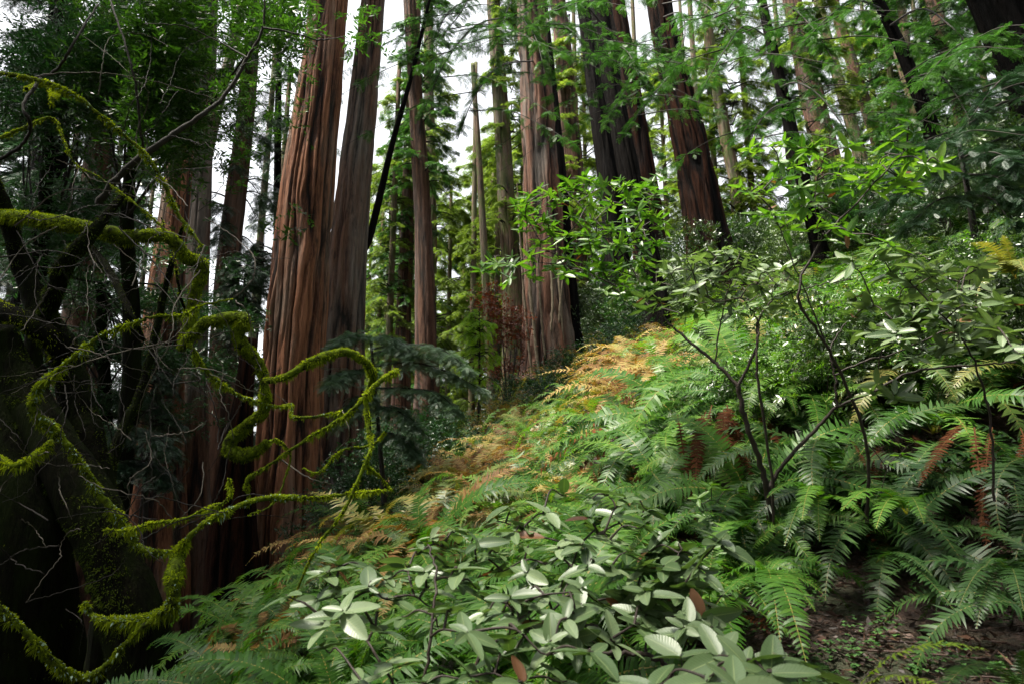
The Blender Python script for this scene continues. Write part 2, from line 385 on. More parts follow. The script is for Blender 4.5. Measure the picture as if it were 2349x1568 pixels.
# ------------------------------------------------------------------ the ground
def build_ground():
    u = np.linspace(-1, 1, 420); xs = np.sinh(u*4.3)/np.sinh(4.3)*600
    v = np.linspace(0, 1, 460); ys = -14 + np.sinh(v*4.2)/np.sinh(4.2)*800
    X, Y = np.meshgrid(xs, ys); Z = H(X, Y)
    n, m_ = X.shape
    i = (np.arange(n-1)[:, None]*m_+np.arange(m_-1)[None]).ravel()
    q = np.stack([i, i+1, i+m_+1, i+m_], -1)
    g = Geo().add(np.stack([X, Y, Z], -1), q=q)
    tag(link('ground', g.mesh('ground', M['soil'], True)), kind='structure', label='brown leaf strewn hillside falling into a dark gully')
build_ground()

# ------------------------------------------------------------------ redwood trunks
def trunk_mesh(name, path, rad, mat, seed, amp=.10, nth=72, dz=.12, ncell=17, twist=.04, flare=0):
    path = np.asarray(path, float)
    L = np.concatenate([[0], np.cumsum(np.linalg.norm(np.diff(path, axis=0), axis=1))])
    n = max(12, int(L[-1]/dz))
    s = np.linspace(0, L[-1], n)
    pp = catmull(path, 200); Lp = np.concatenate([[0], np.cumsum(np.linalg.norm(np.diff(pp, axis=0), axis=1))]); Lp *= L[-1]/Lp[-1]
    ctr = np.stack([np.interp(s, Lp, pp[:, k]) for k in range(3)], -1)
    R = np.interp(s, L, rad)
    th = np.arange(nth)/nth*2*np.pi
    U, V = np.meshgrid(np.arange(nth)/nth, s)
    W = (U + twist*.5*np.sin(V*.22+seed) + .003*np.sin(V*1.1+seed*2)) % 1.0
    W = (W + .030*(vnoise(U, V/1.3, 11, seed+7)-.5) + .012*(vnoise(U, V/.5, 23, seed+8)-.5)) % 1.0
    a = vnoise(W, V/3.6, ncell, seed); b = vnoise(W, V/1.5, ncell*2+3, seed+1); c = vnoise(U, V/3.0, 5, seed+2)
    ra = np.clip(np.abs(2*a-1)/.38, 0, 1)**.7; rb = np.clip(np.abs(2*b-1)/.5, 0, 1)          # broad plates with narrow furrows between
    ridge = ra*(.62+.38*rb)
    disp = amp*(ridge-.75) + .10*(c-.5)
    if flare:
        fl = np.exp(-V/ (flare*1.6))
        c2 = vnoise(U, V/6., 7, seed+5); disp = disp + fl*.6*(c2-.35)
    d3 = vnoise(W, V/.7, ncell*4+1, seed+3); ridge = np.clip(ridge*.8+.2*(1-np.abs(2*d3-1)), 0, 1); disp = disp+amp*.35*(d3-.5)
    rr = R[:, None]*(1+disp)
    x = ctr[:, 0:1]+rr*np.cos(th)[None]; y = ctr[:, 1:2]+rr*np.sin(th)[None]; z = np.repeat(ctr[:, 2:3], nth, 1)
    i = np.arange(n-1)[:, None]*nth; j = np.arange(nth)[None]; j2 = (j+1) % nth
    q = np.stack([i+j, i+j2, i+nth+j2, i+nth+j], -1).reshape(-1, 4)
    g = Geo().add(np.stack([x, y, z], -1), q=q, a=ridge.ravel())
    g.add(np.vstack([ctr[-1]+[0, 0, .05]]), a=.5)
    t = np.stack([(n-1)*nth+np.arange(nth), (n-1)*nth+(np.arange(nth)+1) % nth, np.full(nth, n*nth)], -1)
    g.t.append(t.astype(np.int32)); g.tm.append(np.zeros(nth, np.int32))
    return g.mesh(name, mat, True), ctr, R

# ------------------------------------------------------------------ conifer boughs
def bough(gl, gf, pts, r0, ntw, twl, tpl, rng, brl=.16, droop=.35, nbr=8, start=.15, tint=0.0):
    """a limb with flat sprays: limb tube goes to gl, foliage to gf"""
    path = catmull(pts, 14)
    if gl is not None: tube(gl, path, np.linspace(r0, r0*.18, 14), 5)
    s = start + (1-start)*np.sort(rng.rand(ntw)); idx = s*(len(path)-1.001)
    i0 = idx.astype(int); f = (idx-i0)[:, None]; base = path[i0]*(1-f)+path[i0+1]*f
    T = norm(path[i0+1]-path[i0]); up = np.array([0, 0, 1.])
    side = norm(np.cross(T, up))*rng.choice([-1, 1], ntw)[:, None]
    D = norm(T*(.35+.4*rng.rand(ntw, 1)) + side*(.7+.3*rng.rand(ntw, 1)) + up*(rng.normal(0, .25, (ntw, 1))-droop*.7))
    Lt = twl*(.5+.7*rng.rand(ntw))*(1.15-.75*s)
    # branchlets along each twig
    O = []; DD = []; NN = []; LL = []; AA = []
    k = np.linspace(.05, 1, nbr)
    for j, kk in enumerate(k):
        dn = droop*kk*kk*Lt
        o = base + D*(Lt*kk)[:, None] - up*dn[:, None]
        sgn = 1 if j % 2 else -1
        td = norm(D - up*(2*droop*kk))
        sd_ = norm(np.cross(td, up))*sgn
        w = .95 if kk < .97 else 0
        d = norm(td*(.75+.3*rng.rand(ntw, 1)) + sd_*w*(.8+.3*rng.rand(ntw, 1)) + rng.normal(0, .18, (ntw, 3)) - up*.12)
        O.append(o); DD.append(d); NN.append(norm(up+rng.normal(0, .35, (ntw, 3)))); LL.append(brl*(.7+.6*rng.rand(ntw))*(1.15-.4*kk))
        AA.append(np.clip(.25+.5*kk*rng.rand(ntw)+.25*s+tint+rng.normal(0, .1, ntw), 0, 1))
    stamp(gf, tpl, np.concatenate(O), np.concatenate(DD), np.concatenate(NN), np.concatenate(LL), a=np.concatenate(AA))

def crown_meshes(name, seed, z0, z1, rad, nb, tpl, mat, twl=.8, ntw=16, brl=.3, droop=.4, nbr=7, gap=.25):
    rng = np.random.RandomState(seed); gl, gf = Geo(), Geo()
    for k in range(nb):
        z = z0+(z1-z0)*rng.rand(); az = rng.rand()*6.283
        if gap and rng.rand() < gap*(math.sin(az*2+z*.8+seed) > 0): continue
        tt = (z-z0)/(z1-z0); R = rad*(.55+.55*rng.rand())*(1-.55*tt)
        d = np.array([math.cos(az), math.sin(az), 0]); up = np.array([0, 0, 1.])
        p0 = np.array([0, 0, z]); p1 = p0+d*R*.4+up*(.10*R); p2 = p0+d*R*.75-up*(.05*R); p3 = p0+d*R-up*(.16*R*(1+rng.rand()))
        bough(gl, gf, [p0, p1, p2, p3], .018+.012*R, ntw, twl, tpl, rng, brl=brl, droop=droop, nbr=nbr, start=.22)
    return gl.mesh(name+'_limbs', M['limb']), gf.mesh(name+'_sprays', mat)

CR = {}
def crown_kind(key):
    if key in CR: return CR[key]
    if key == 'far_a': CR[key] = crown_meshes(key, 11, -1, 24, 4.2, 125, BRF, M['needle_yellow'], .85, 20, .30, .22, 6)
    if key == 'far_b': CR[key] = crown_meshes(key, 12, -1, 24, 3.7, 105, BRF, M['needle_yellow'], .8, 20, .28, .25, 6, .5)
    if key == 'mid_a': CR[key] = crown_meshes(key, 13, 0, 14, 2.4, 62, BRM, M['needle'], .75, 16, .24, .35, 8, .4)
    if key == 'mid_b': CR[key] = crown_meshes(key, 14, 0, 14, 2.9, 56, BRM, M['needle'], .8, 16, .26, .4, 8, .5)
    if key == 'young': CR[key] = crown_meshes(key, 15, .2, 2.6, .95, 44, BRM, M['needle_blue'], .32, 11, .13, .35, 6, 0)
    if key == 'top': CR[key] = crown_meshes(key, 16, 0, 16, 5.0, 64, BRF, M['needle'], 1.5, 13, .6, .4, 6, .3)
    return CR[key]

def redwood(name, label, mat, d, pts, seed, group=None, amp=.10, nth=56, dz=.16, top_extra=5, crowns=(), flare=.8, cat='tree', base_drop=0, dy=0, ncell=17):
    """pts: bottom to top, (px, py, width px) in the photograph; d: distance of the tree"""
    dd = [d+dy*k/(len(pts)-1) for k in range(len(pts))]
    W = [P(x, y, q) for (x, y, w), q in zip(pts, dd)]; R = [w*q/FPX/2 for (x, y, w), q in zip(pts, dd)]
    b = W[0]; bz = float(H(b[0], b[1])) - .35 - base_drop
    path = []; rad = []
    if b[2]-bz > .3:
        path.append(np.array([b[0]-(W[1][0]-b[0])*.12, b[1], bz])); rad.append(R[0]*1.35)
    path += W; rad += R
    e = W[-1]-W[-2]; e = e/np.linalg.norm(e)
    path.append(W[-1]+e*top_extra); rad.append(R[-1]*.9)
    root = thing(name, label, cat, (path[0][0], path[0][1], bz+.3), group)
    o0 = np.array(root.location)
    path = [p-o0 for p in path]
    me, ctr, RR = trunk_mesh('trunk', path, rad, mat, seed, amp=amp, nth=nth, dz=dz, flare=flare, ncell=ncell)
    link('trunk', me, root)
    for key, z, sc, rot, m2 in crowns:
        zi = np.interp(z-o0[2], ctr[:, 2], np.arange(len(ctr))); c = ctr[int(zi)]
        lm, fm = crown_kind(key)
        cr = link('crown', fm, root, loc=c, rot=(0, 0, rot), scale=sc, mat=m2)
        link('limbs', lm, cr)
    return root, ctr, RR, o0

YEL = lambda: M['needle_yellow']
TREES = {}
def T(key, *a, **k): TREES[key] = redwood(*a, **k)
T('main', 'redwood_tree', 'largest red-barked redwood trunk just left of centre behind the mossy branches', M['red'], 13.5,
  [(655, 1450, 172), (660, 1200, 154), (668, 900, 143), (690, 600, 126), (715, 350, 114), (740, 150, 101), (756, -20, 94)], 3, amp=.20, nth=190, dz=.07, ncell=27, top_extra=9, flare=.35)
T('main2', 'redwood_tree', 'grey and brown redwood trunk touching the right side of the largest one', M['red2'], 17,
  [(772, 1000, 118), (788, 760, 102), (806, 500, 86), (832, 250, 70), (859, -20, 58)], 7, amp=.20, nth=150, dz=.09, top_extra=9)
T('right', 'redwood_tree', 'grey streaked red redwood with a ragged split base right of centre', M['red3'], 24,
  [(1258, 860, 128), (1256, 760, 116), (1248, 600, 96), (1236, 300, 84), (1214, -20, 66)], 12, amp=.20, nth=150, dz=.1, flare=1.4, top_extra=8)
T('right_b', 'redwood_tree', 'slim black trunk pressed against the right flank of the ragged based redwood', M['char'], 25,
  [(1312, 780, 48), (1302, 600, 34), (1280, 330, 26), (1252, 60, 22), (1244, -20, 20)], 13, dz=.2, nth=40)
T('brown_mid', 'redwood_tree', 'reddish brown trunk behind green sprays between ragged redwood and dark trunks', M['brown'], 34,
  [(1318, 560, 60), (1315, 400, 52), (1295, 150, 44), (1278, -20, 40)], 14, crowns=[('far_b', 10, .8, 1, None)])
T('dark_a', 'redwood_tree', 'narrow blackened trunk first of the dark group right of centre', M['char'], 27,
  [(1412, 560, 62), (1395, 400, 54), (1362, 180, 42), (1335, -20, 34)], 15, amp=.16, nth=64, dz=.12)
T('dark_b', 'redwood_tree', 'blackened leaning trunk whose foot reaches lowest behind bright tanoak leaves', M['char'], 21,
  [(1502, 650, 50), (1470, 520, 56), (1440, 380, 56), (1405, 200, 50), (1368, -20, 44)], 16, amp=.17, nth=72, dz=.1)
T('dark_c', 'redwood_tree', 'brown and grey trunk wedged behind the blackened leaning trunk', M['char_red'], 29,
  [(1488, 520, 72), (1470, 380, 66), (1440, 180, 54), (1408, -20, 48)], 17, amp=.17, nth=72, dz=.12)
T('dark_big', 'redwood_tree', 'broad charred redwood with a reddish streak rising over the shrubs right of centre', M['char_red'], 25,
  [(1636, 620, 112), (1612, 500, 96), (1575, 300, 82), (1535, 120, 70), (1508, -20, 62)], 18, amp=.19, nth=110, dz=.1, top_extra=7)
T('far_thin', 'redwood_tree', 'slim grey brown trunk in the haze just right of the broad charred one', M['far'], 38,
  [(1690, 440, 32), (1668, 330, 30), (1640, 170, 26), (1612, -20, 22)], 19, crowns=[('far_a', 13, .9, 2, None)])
T('dark_thin', 'redwood_tree', 'thin dark leaning trunk behind the sapling, with foot among pale leaves', M['char'], 18,
  [(1898, 650, 44), (1868, 520, 36), (1832, 370, 32), (1792, 200, 28), (1742, -20, 22)], 20, nth=48, crowns=[('mid_a', 6.5, .55, 2, None)])
T('brown_r', 'redwood_tree', 'thick red brown trunk partly hidden by sprays behind the thin dark one', M['brown'], 33,
  [(1905, 420, 66), (1888, 330, 62), (1858, 200, 54), (1812, -20, 46)], 21, crowns=[('far_b', 12, .8, 4, None)])
T('grey_r', 'redwood_tree', 'slender grey trunk against the bright gap on the upper slope', M['far'], 36,
  [(1985, 420, 34), (1960, 310, 30), (1908, 130, 25), (1870, -20, 21)], 22)
T('grey_r2', 'redwood_tree', 'ruddy slender trunk right of the bright gap on the upper slope', M['brown'], 40,
  [(2030, 400, 36), (2005, 300, 32), (1962, 170, 28), (1905, -20, 24)], 23, crowns=[('far_a', 17, .8, 1, None)])
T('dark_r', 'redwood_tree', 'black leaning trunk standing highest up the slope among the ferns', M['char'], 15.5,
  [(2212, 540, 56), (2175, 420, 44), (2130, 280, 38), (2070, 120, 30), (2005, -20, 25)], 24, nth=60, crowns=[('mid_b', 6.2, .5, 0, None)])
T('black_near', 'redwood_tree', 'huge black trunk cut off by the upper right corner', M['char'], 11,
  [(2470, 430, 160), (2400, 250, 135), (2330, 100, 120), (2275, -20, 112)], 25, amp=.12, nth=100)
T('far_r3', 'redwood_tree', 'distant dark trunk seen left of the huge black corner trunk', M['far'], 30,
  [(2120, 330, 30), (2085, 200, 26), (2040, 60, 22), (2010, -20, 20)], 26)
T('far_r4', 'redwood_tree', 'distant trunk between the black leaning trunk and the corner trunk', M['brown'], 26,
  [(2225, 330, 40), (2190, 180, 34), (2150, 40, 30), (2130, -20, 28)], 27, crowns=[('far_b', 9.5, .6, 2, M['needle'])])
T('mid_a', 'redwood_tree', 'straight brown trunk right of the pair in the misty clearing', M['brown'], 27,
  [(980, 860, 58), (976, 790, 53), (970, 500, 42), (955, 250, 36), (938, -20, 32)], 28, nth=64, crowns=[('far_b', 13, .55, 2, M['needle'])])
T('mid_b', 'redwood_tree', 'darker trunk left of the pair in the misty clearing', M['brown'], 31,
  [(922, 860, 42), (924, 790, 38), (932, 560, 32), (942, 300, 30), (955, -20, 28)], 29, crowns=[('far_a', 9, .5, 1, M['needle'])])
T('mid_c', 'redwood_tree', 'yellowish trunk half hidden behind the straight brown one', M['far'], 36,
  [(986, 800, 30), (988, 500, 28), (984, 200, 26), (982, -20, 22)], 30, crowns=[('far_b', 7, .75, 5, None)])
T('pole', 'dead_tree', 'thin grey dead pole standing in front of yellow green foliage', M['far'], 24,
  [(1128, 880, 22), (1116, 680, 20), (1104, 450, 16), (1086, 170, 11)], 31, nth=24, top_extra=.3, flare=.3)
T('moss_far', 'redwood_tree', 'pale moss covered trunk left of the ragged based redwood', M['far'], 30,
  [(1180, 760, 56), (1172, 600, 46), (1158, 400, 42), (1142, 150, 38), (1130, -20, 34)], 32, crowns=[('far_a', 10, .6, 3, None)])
T('lean_black', 'dead_tree', 'thin black trunk leaning right across the bright gap', M['char'], 18.5,
  [(800, 720, 22), (852, 530, 19), (900, 330, 15), (945, 170, 11), (992, -30, 7)], 33, nth=28, flare=.3)
T('left_red', 'redwood_tree', 'red trunk behind the mossy bend at the left', M['red'], 15,
  [(345, 1350, 150), (352, 1100, 125), (368, 850, 100), (388, 600, 72), (418, 300, 56), (448, -20, 48)], 34, amp=.13, nth=90, dz=.1)
T('left_grey', 'redwood_tree', 'dark grey trunk to the right of the red one at the left', M['red2'], 16,
  [(440, 1350, 90), (440, 900, 70), (450, 620, 58), (468, 300, 44), (484, -20, 36)], 35, amp=.12, nth=80)
T('left_gap', 'redwood_tree', 'grey trunk crossing the white gap left of the largest redwood', M['brown'], 20,
  [(495, 1100, 76), (510, 850, 64), (528, 560, 52), (560, 300, 44), (588, -20, 34)], 36, amp=.11, nth=64, crowns=[('mid_a', 5.5, .8, .6, M['needle_blue'])])
T('left_thin', 'redwood_tree', 'thin dark trunk close to the left edge of the largest redwood', M['char'], 24,
  [(632, 700, 22), (636, 400, 18), (640, 150, 15), (642, -20, 13)], 37, nth=24, crowns=[('mid_b', 6, .75, 2, M['needle_blue'])])
T('left_lean', 'redwood_tree', 'pale trunk leaning right near the top of the white gap', M['far'], 26,
  [(440, 560, 34), (500, 240, 28), (535, 110, 26), (562, -20, 24)], 38, nth=32)
T('left_black', 'redwood_tree', 'burnt black broad trunk under the mossy arc', M['char_red'], 12.5,
  [(540, 1480, 150), (535, 1250, 110), (545, 1050, 70), (560, 900, 40)], 39, amp=.14, nth=80, top_extra=1.0)
T('left_edge', 'redwood_tree', 'dim brown trunk behind the left foliage', M['brown'], 19,
  [(150, 1300, 120), (170, 900, 90), (215, 500, 70), (262, -20, 56)], 40, nth=56, crowns=[('mid_b', 4.5, .9, .8, M['needle_blue'])])
T('left_edge2', 'redwood_tree', 'far left dark trunk seen between mossy limbs', M['char'], 16,
  [(30, 1300, 130), (55, 900, 100), (100, 500, 80), (150, -20, 66)], 41, nth=56, crowns=[('mid_a', 2.5, .95, .3, M['needle_blue'])])

# ------------------------------------------------------------------ redwood boughs hanging in front of their trunks
def add_bough(key, pts, ntw=55, twl=.42, tpl=None, mat=None, brl=.15, seed=0, r=.03, droop=.3, start=.3, nbr=9):
    root, ctr, RR, o0 = TREES[key]
    W = [P(*p)-o0 for p in pts]
    rng = np.random.RandomState(seed+1000); gl, gf = Geo(), Geo()
    bough(gl, gf, W, r, ntw, twl, tpl or BRN, rng, brl=brl, droop=droop, nbr=nbr, start=start)
    for k in range(3):                         # side limbs off the main one
        f = .45+.17*k; i = min(len(W)-2, int(f*(len(W)-1))); b = W[i]*(1-(f*(len(W)-1)-i))+W[i+1]*(f*(len(W)-1)-i)
        dv = norm(W[-1]-W[0]); sd_ = norm(np.cross(dv, [0, 0, 1.]))*(1 if k % 2 else -1)
        ln = np.linalg.norm(W[-1]-W[0])*.22
        bough(gl, gf, [b, b+(dv*.5+sd_*.7)*ln*.6, b+(dv*.8+sd_)*ln-np.array([0, 0, .25*ln])], r*.5, ntw//3, twl*.9, tpl or BRN, rng, brl=brl, droop=droop, nbr=nbr)
    m = gl.mesh('bough', [M['limb']]); o = link('bough', m, root)
    link('spray', gf.mesh('spray', mat or M['needle']), o)

B = [
 ('right', [(1215, 40, 24), (1110, 50, 18), (1030, 130, 15), (965, 270, 13.5)]),
 ('right', [(1212, 0, 24), (1110, -30, 18), (1050, 40, 15), (985, 120, 13.5)]),
 ('right', [(1228, 140, 24), (1150, 150, 18), (1090, 220, 15), (1050, 320, 14)]),
 ('right', [(1225, 60, 24), (1260, 50, 18), (1310, 70, 15), (1352, 130, 14)]),
 ('right', [(1215, -10, 24), (1180, -10, 18), (1150, 70, 15), (1130, 160, 14)]),
 ('right', [(1220, 20, 24), (1200, 40, 17), (1230, 90, 14), (1250, 170, 13)]),
 ('right', [(1210, 0, 24), (1080, 0, 19), (1010, 60, 17), (1000, 190, 16)]),
 ('dark_b', [(1385, 60, 21), (1340, 10, 17), (1290, 10, 14), (1220, 60, 13)]),
 ('dark_b', [(1395, 120, 21), (1400, 100, 17), (1440, 120, 14), (1470, 190, 13)]),
 ('dark_big', [(1530, 100, 25), (1490, 120, 18), (1440, 200, 15), (1385, 290, 14)]),
 ('dark_big', [(1540, 170, 25), (1530, 180, 18), (1480, 240, 15), (1430, 310, 14)]),
 ('dark_big', [(1520, 40, 25), (1560, 30, 18), (1570, 90, 15), (1530, 170, 14)]),
 ('dark_big', [(1545, 190, 25), (1600, 170, 19), (1620, 200, 17), (1640, 290, 16)]),
 ('dark_big', [(1515, 10, 25), (1590, 0, 19), (1650, 40, 16), (1700, 120, 15)]),
 ('dark_thin', [(1765, 90, 18), (1710, 60, 14), (1660, 120, 12), (1610, 210, 11)]),
 ('dark_thin', [(1790, 200, 18), (1830, 190, 14), (1890, 230, 12), (1960, 330, 11)]),
 ('dark_thin', [(1750, 20, 18), (1800, 10, 14), (1860, 60, 12), (1920, 150, 11)]),
 ('dark_thin', [(1775, 140, 18), (1840, 110, 15), (1880, 160, 13), (1900, 260, 12)]),
 ('dark_thin', [(1745, 0, 18), (1700, -10, 15), (1660, 30, 13), (1600, 60, 12)]),
 ('dark_thin', [(1800, 240, 18), (1770, 250, 14), (1730, 300, 12), (1720, 360, 11)]),
 ('dark_r', [(2060, 100, 15.5), (2000, 110, 13), (1940, 170, 12), (1900, 250, 11)]),
 ('dark_r', [(2020, 20, 15.5), (1960, 0, 13), (1900, 40, 12), (1840, 100, 11)]),
 ('dark_r', [(2090, 180, 15.5), (2150, 170, 13), (2200, 230, 12), (2250, 330, 11)]),
 ('dark_r', [(2040, 60, 15.5), (2110, 20, 13), (2180, 60, 11), (2260, 150, 10)]),
 ('dark_r', [(2120, 260, 15.5), (2070, 250, 13), (2020, 300, 12), (1990, 380, 11)]),
 ('black_near', [(2310, 60, 11), (2260, 80, 9.5), (2190, 110, 9), (2110, 190, 8.5)]),
]
for k, (key, pts) in enumerate(B):
    mt = M['needle']
    if k in (12, 17, 20, 24): continue
    add_bough(key, pts, seed=k, mat=mt, ntw=60 if k < 14 else 34)
DK = [
 ('black_near', [(2400, 260, 11), (2320, 230, 9), (2200, 300, 8.5), (2060, 390, 8)]),
 ('black_near', [(2400, 320, 11), (2330, 310, 9), (2230, 350, 8.5), (2120, 430, 8)]),
 ('black_near', [(2390, 200, 11), (2340, 170, 9), (2290, 190, 8.5), (2220, 280, 8)]),
 ('black_near', [(2410, 380, 11), (2360, 370, 9), (2300, 390, 8.5), (2240, 450, 8)]),
]
for k, (key, pts) in enumerate(DK):
    add_bough(key, pts, seed=50+k, mat=M['needle_blue'], ntw=34, droop=.15)

def high_crown(key, z, sc):
    root, ctr, RR, o0 = TREES[key]; c = ctr[-1].copy(); c[2] = max(c[2]-8, z-o0[2]); lm, fm = crown_kind('top')
    link('crown', fm, root, loc=c, scale=sc); link('limbs', lm, root, loc=c, scale=sc)
for key, z, sc in (('left_red', 15, 1.0), ('left_edge', 19, 1.1), ('left_edge2', 16.5, 1.0), ('left_black', 11, .01), ('black_near', 12.5, .7), ('dark_r', 16, .5)):
    if sc > .1: high_crown(key, z, sc)

# ------------------------------------------------------------------ distant conifers
def far_tree(px, d, key, sc, m2=None, zc=None, label=None, w=.45, lean=0, grp='distant conifers filling the gaps between trunks'):
    x = ray(px, 700)[0]*d; z0 = float(H(x, d))
    root = thing('conifer_tree', label, 'tree', (x, d, z0), grp)
    path = [np.array([0, 0, -.5]), np.array([lean*.3, 0, 8]), np.array([lean, 0, 27])]
    kk = ('ftr', round(w, 2), lean)
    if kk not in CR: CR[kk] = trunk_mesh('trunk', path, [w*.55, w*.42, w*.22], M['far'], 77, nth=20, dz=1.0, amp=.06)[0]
    link('trunk', CR[kk], root)
    lm, fm = crown_kind(key); z = (zc if zc is not None else z0+1.5)-z0
    link('crown', fm, root, loc=(0, 0, z), rot=(0, 0, (px*1.7+d) % 6.28), scale=sc, mat=m2); link('limbs', lm, root, loc=(0, 0, z), rot=(0, 0, (px*1.7+d) % 6.28), scale=sc)
NB_, NY, NN_ = M['needle_blue'], M['needle_yellow'], M['needle']
gap = 'distant yellow green conifer in the misty gap right of the largest redwood'
upg = 'distant conifer in hazy light behind the trunks of the upper slope'
lfg = 'distant conifer beyond the dark gully behind the mossy branches'
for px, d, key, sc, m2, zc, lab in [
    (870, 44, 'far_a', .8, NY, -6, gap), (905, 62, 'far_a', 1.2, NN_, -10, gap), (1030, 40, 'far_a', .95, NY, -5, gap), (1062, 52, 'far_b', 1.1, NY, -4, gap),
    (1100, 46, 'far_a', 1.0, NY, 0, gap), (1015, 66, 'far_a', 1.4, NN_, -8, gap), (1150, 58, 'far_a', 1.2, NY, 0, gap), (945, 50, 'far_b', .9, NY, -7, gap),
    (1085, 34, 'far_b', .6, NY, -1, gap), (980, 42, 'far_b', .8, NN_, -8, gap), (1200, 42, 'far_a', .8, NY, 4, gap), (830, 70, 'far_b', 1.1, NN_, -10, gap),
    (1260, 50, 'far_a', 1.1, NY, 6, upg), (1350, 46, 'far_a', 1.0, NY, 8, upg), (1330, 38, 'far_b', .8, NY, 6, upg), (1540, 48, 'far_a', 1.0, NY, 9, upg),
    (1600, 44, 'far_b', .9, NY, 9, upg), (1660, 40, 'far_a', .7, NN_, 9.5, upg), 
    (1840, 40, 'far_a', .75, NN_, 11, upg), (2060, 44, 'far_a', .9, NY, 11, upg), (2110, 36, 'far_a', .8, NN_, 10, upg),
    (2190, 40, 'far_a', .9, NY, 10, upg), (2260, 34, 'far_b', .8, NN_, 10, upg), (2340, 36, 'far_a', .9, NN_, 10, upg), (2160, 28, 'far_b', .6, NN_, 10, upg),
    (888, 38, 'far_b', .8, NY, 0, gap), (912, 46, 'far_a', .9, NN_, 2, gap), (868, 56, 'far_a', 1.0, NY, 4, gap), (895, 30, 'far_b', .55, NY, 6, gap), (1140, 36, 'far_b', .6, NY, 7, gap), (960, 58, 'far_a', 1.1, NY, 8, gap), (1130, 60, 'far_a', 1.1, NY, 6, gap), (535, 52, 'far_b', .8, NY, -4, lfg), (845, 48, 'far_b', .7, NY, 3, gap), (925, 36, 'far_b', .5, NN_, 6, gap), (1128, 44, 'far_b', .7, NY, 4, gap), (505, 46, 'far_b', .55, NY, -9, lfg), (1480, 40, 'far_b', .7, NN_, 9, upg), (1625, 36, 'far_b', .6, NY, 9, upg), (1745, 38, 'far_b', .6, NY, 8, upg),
    (120, 34, 'far_a', 1.0, NB_, -7, lfg), (230, 30, 'far_a', .9, NB_, -6, lfg), (320, 38, 'far_b', 1.0, NN_, -7, lfg), (20, 28, 'far_a', .9, NB_, -6, lfg),
    (625, 30, 'far_b', .5, NB_, -7, lfg), (585, 27, 'far_b', .45, NB_, -6, lfg), (400, 44, 'far_b', .8, NN_, -9, lfg),
    (-60, 30, 'far_a', 1.0, NB_, -6, lfg)]:
    far_tree(px, d, key, sc, m2, zc, lab)

def out_tree(x, y, sc, zc):
    z0 = float(H(x, y)); root = thing('conifer_tree', 'tall unseen conifer of the surrounding forest, added outside the view for shade', 'tree', (x, y, z0), 'unseen shade conifers around the view')
    link('trunk', CR[('ftr', .45, 0)], root)
    lm, fm = crown_kind('far_a'); link('crown', fm, root, loc=(0, 0, zc), scale=sc, rot=(0, 0, x), mat=NN_); link('limbs', lm, root, loc=(0, 0, zc), scale=sc, rot=(0, 0, x))
for x, y, sc, zc in [(-13, 1, 1.3, 1), (-11, -7, 1.4, 1), (-17, 7, 1.4, 1), (-5, -13, 1.4, 2), (4, -11, 1.4, 2), (11, -7, 1.4, 2), (14, 1, 1.3, 3), (19, 7, 1.2, 3), (-24, 14, 1.4, 0), (-20, -4, 1.4, 0), (0, -19, 1.5, 1), (2.0, -1.1, 1.3, 6.5), (5.5, -3.2, 1.1, 7)]:  # unseen trees cutting sky light; the nearest added to shade the lower right
    out_tree(x, y, sc, zc)

# splintered bark slabs leaning on the ragged base
M['slab'] = simple_mat('weathered_splinter', [(.3, (.06, .045, .030)), (.6, (.20, .165, .12)), (.8, (.30, .27, .20))], 6, .9, .6, .1)
rt_, _, _, o9 = TREES['right']
for k, (pa_, wd) in enumerate([([(1206, 520), (1214, 640), (1226, 760), (1240, 900)], 9), ([(1196, 600), (1204, 700), (1214, 800), (1222, 870)], 7), ([(1290, 640), (1284, 720), (1276, 790)], 8), ([(1262, 600), (1268, 680), (1264, 760)], 7),
        ([(1232, 560), (1240, 700), (1250, 820)], 6), ([(1276, 560), (1284, 660), (1290, 760), (1296, 840)], 7), ([(1186, 420), (1192, 520), (1200, 640)], 6)]):
    W = np.array([P(x, y, 22.9+.12*(k % 3)) for x, y in pa_])-o9; pth = catmull(W, 22); pth += np.random.RandomState(k).normal(0, .006, pth.shape)
    g = Geo(); tube(g, pth, np.interp(np.linspace(0, 1, 22), [0, .3, 1], [.3, 1, .8])*wd*22.9/FPX/2, 6, lump=.22, seed=k+60)
    link('bark_slab', g.mesh('bark_slab', M['slab']), rt_)

# ------------------------------------------------------------------ broad-leaved crowns
def leaf_cloud(gf, gt, pts, rng, ll=.085, lw=.024, nl=9, tl=.24, tpl=None, spread=.6, tint=.5, up=.1):
    """a leafy twig at each point"""
    n = len(pts); D = norm(rng.normal(size=(n, 3))*[1, 1, .45]+[0, -.15, -.1+up]); N = norm(rng.normal(size=(n, 3))*.5+[0, 0, 1.])
    X = norm(np.cross(D, N)); cl = np.clip(tint+rng.normal(0, .16, n), 0, 1); L = tl*(.6+.8*rng.rand(n))
    for k in range(nl):
        f = (k+.5)/nl; s = 1 if k % 2 else -1
        o = pts + D*(L*f)[:, None] - np.array([0, 0, .12])*(L*f*f)[:, None]
        d = norm(D*(.5+.5*f)+X*s*(spread+.3*rng.rand(n, 1))+rng.normal(0, .25, (n, 3)))
        nn = norm(N+rng.normal(0, .45, (n, 3)))
        l = ll*(.65+.6*rng.rand(n)); stamp(gf, tpl or DIAM, o, d, nn, l, l*(lw/ll), a=np.clip(cl+rng.normal(0, .12, n), 0, 1))
    if gt is not None:
        m = min(n, 1500)
        Z = norm(np.cross(X, D)); w = .003
        v = np.stack([pts-X*w, pts+X*w, pts+D*(L*1.0)[:, None]-np.array([0, 0, .12])*L[:, None]], 1)[:m].reshape(-1, 3)
        gt.add(v, t=np.arange(3*m).reshape(-1, 3))

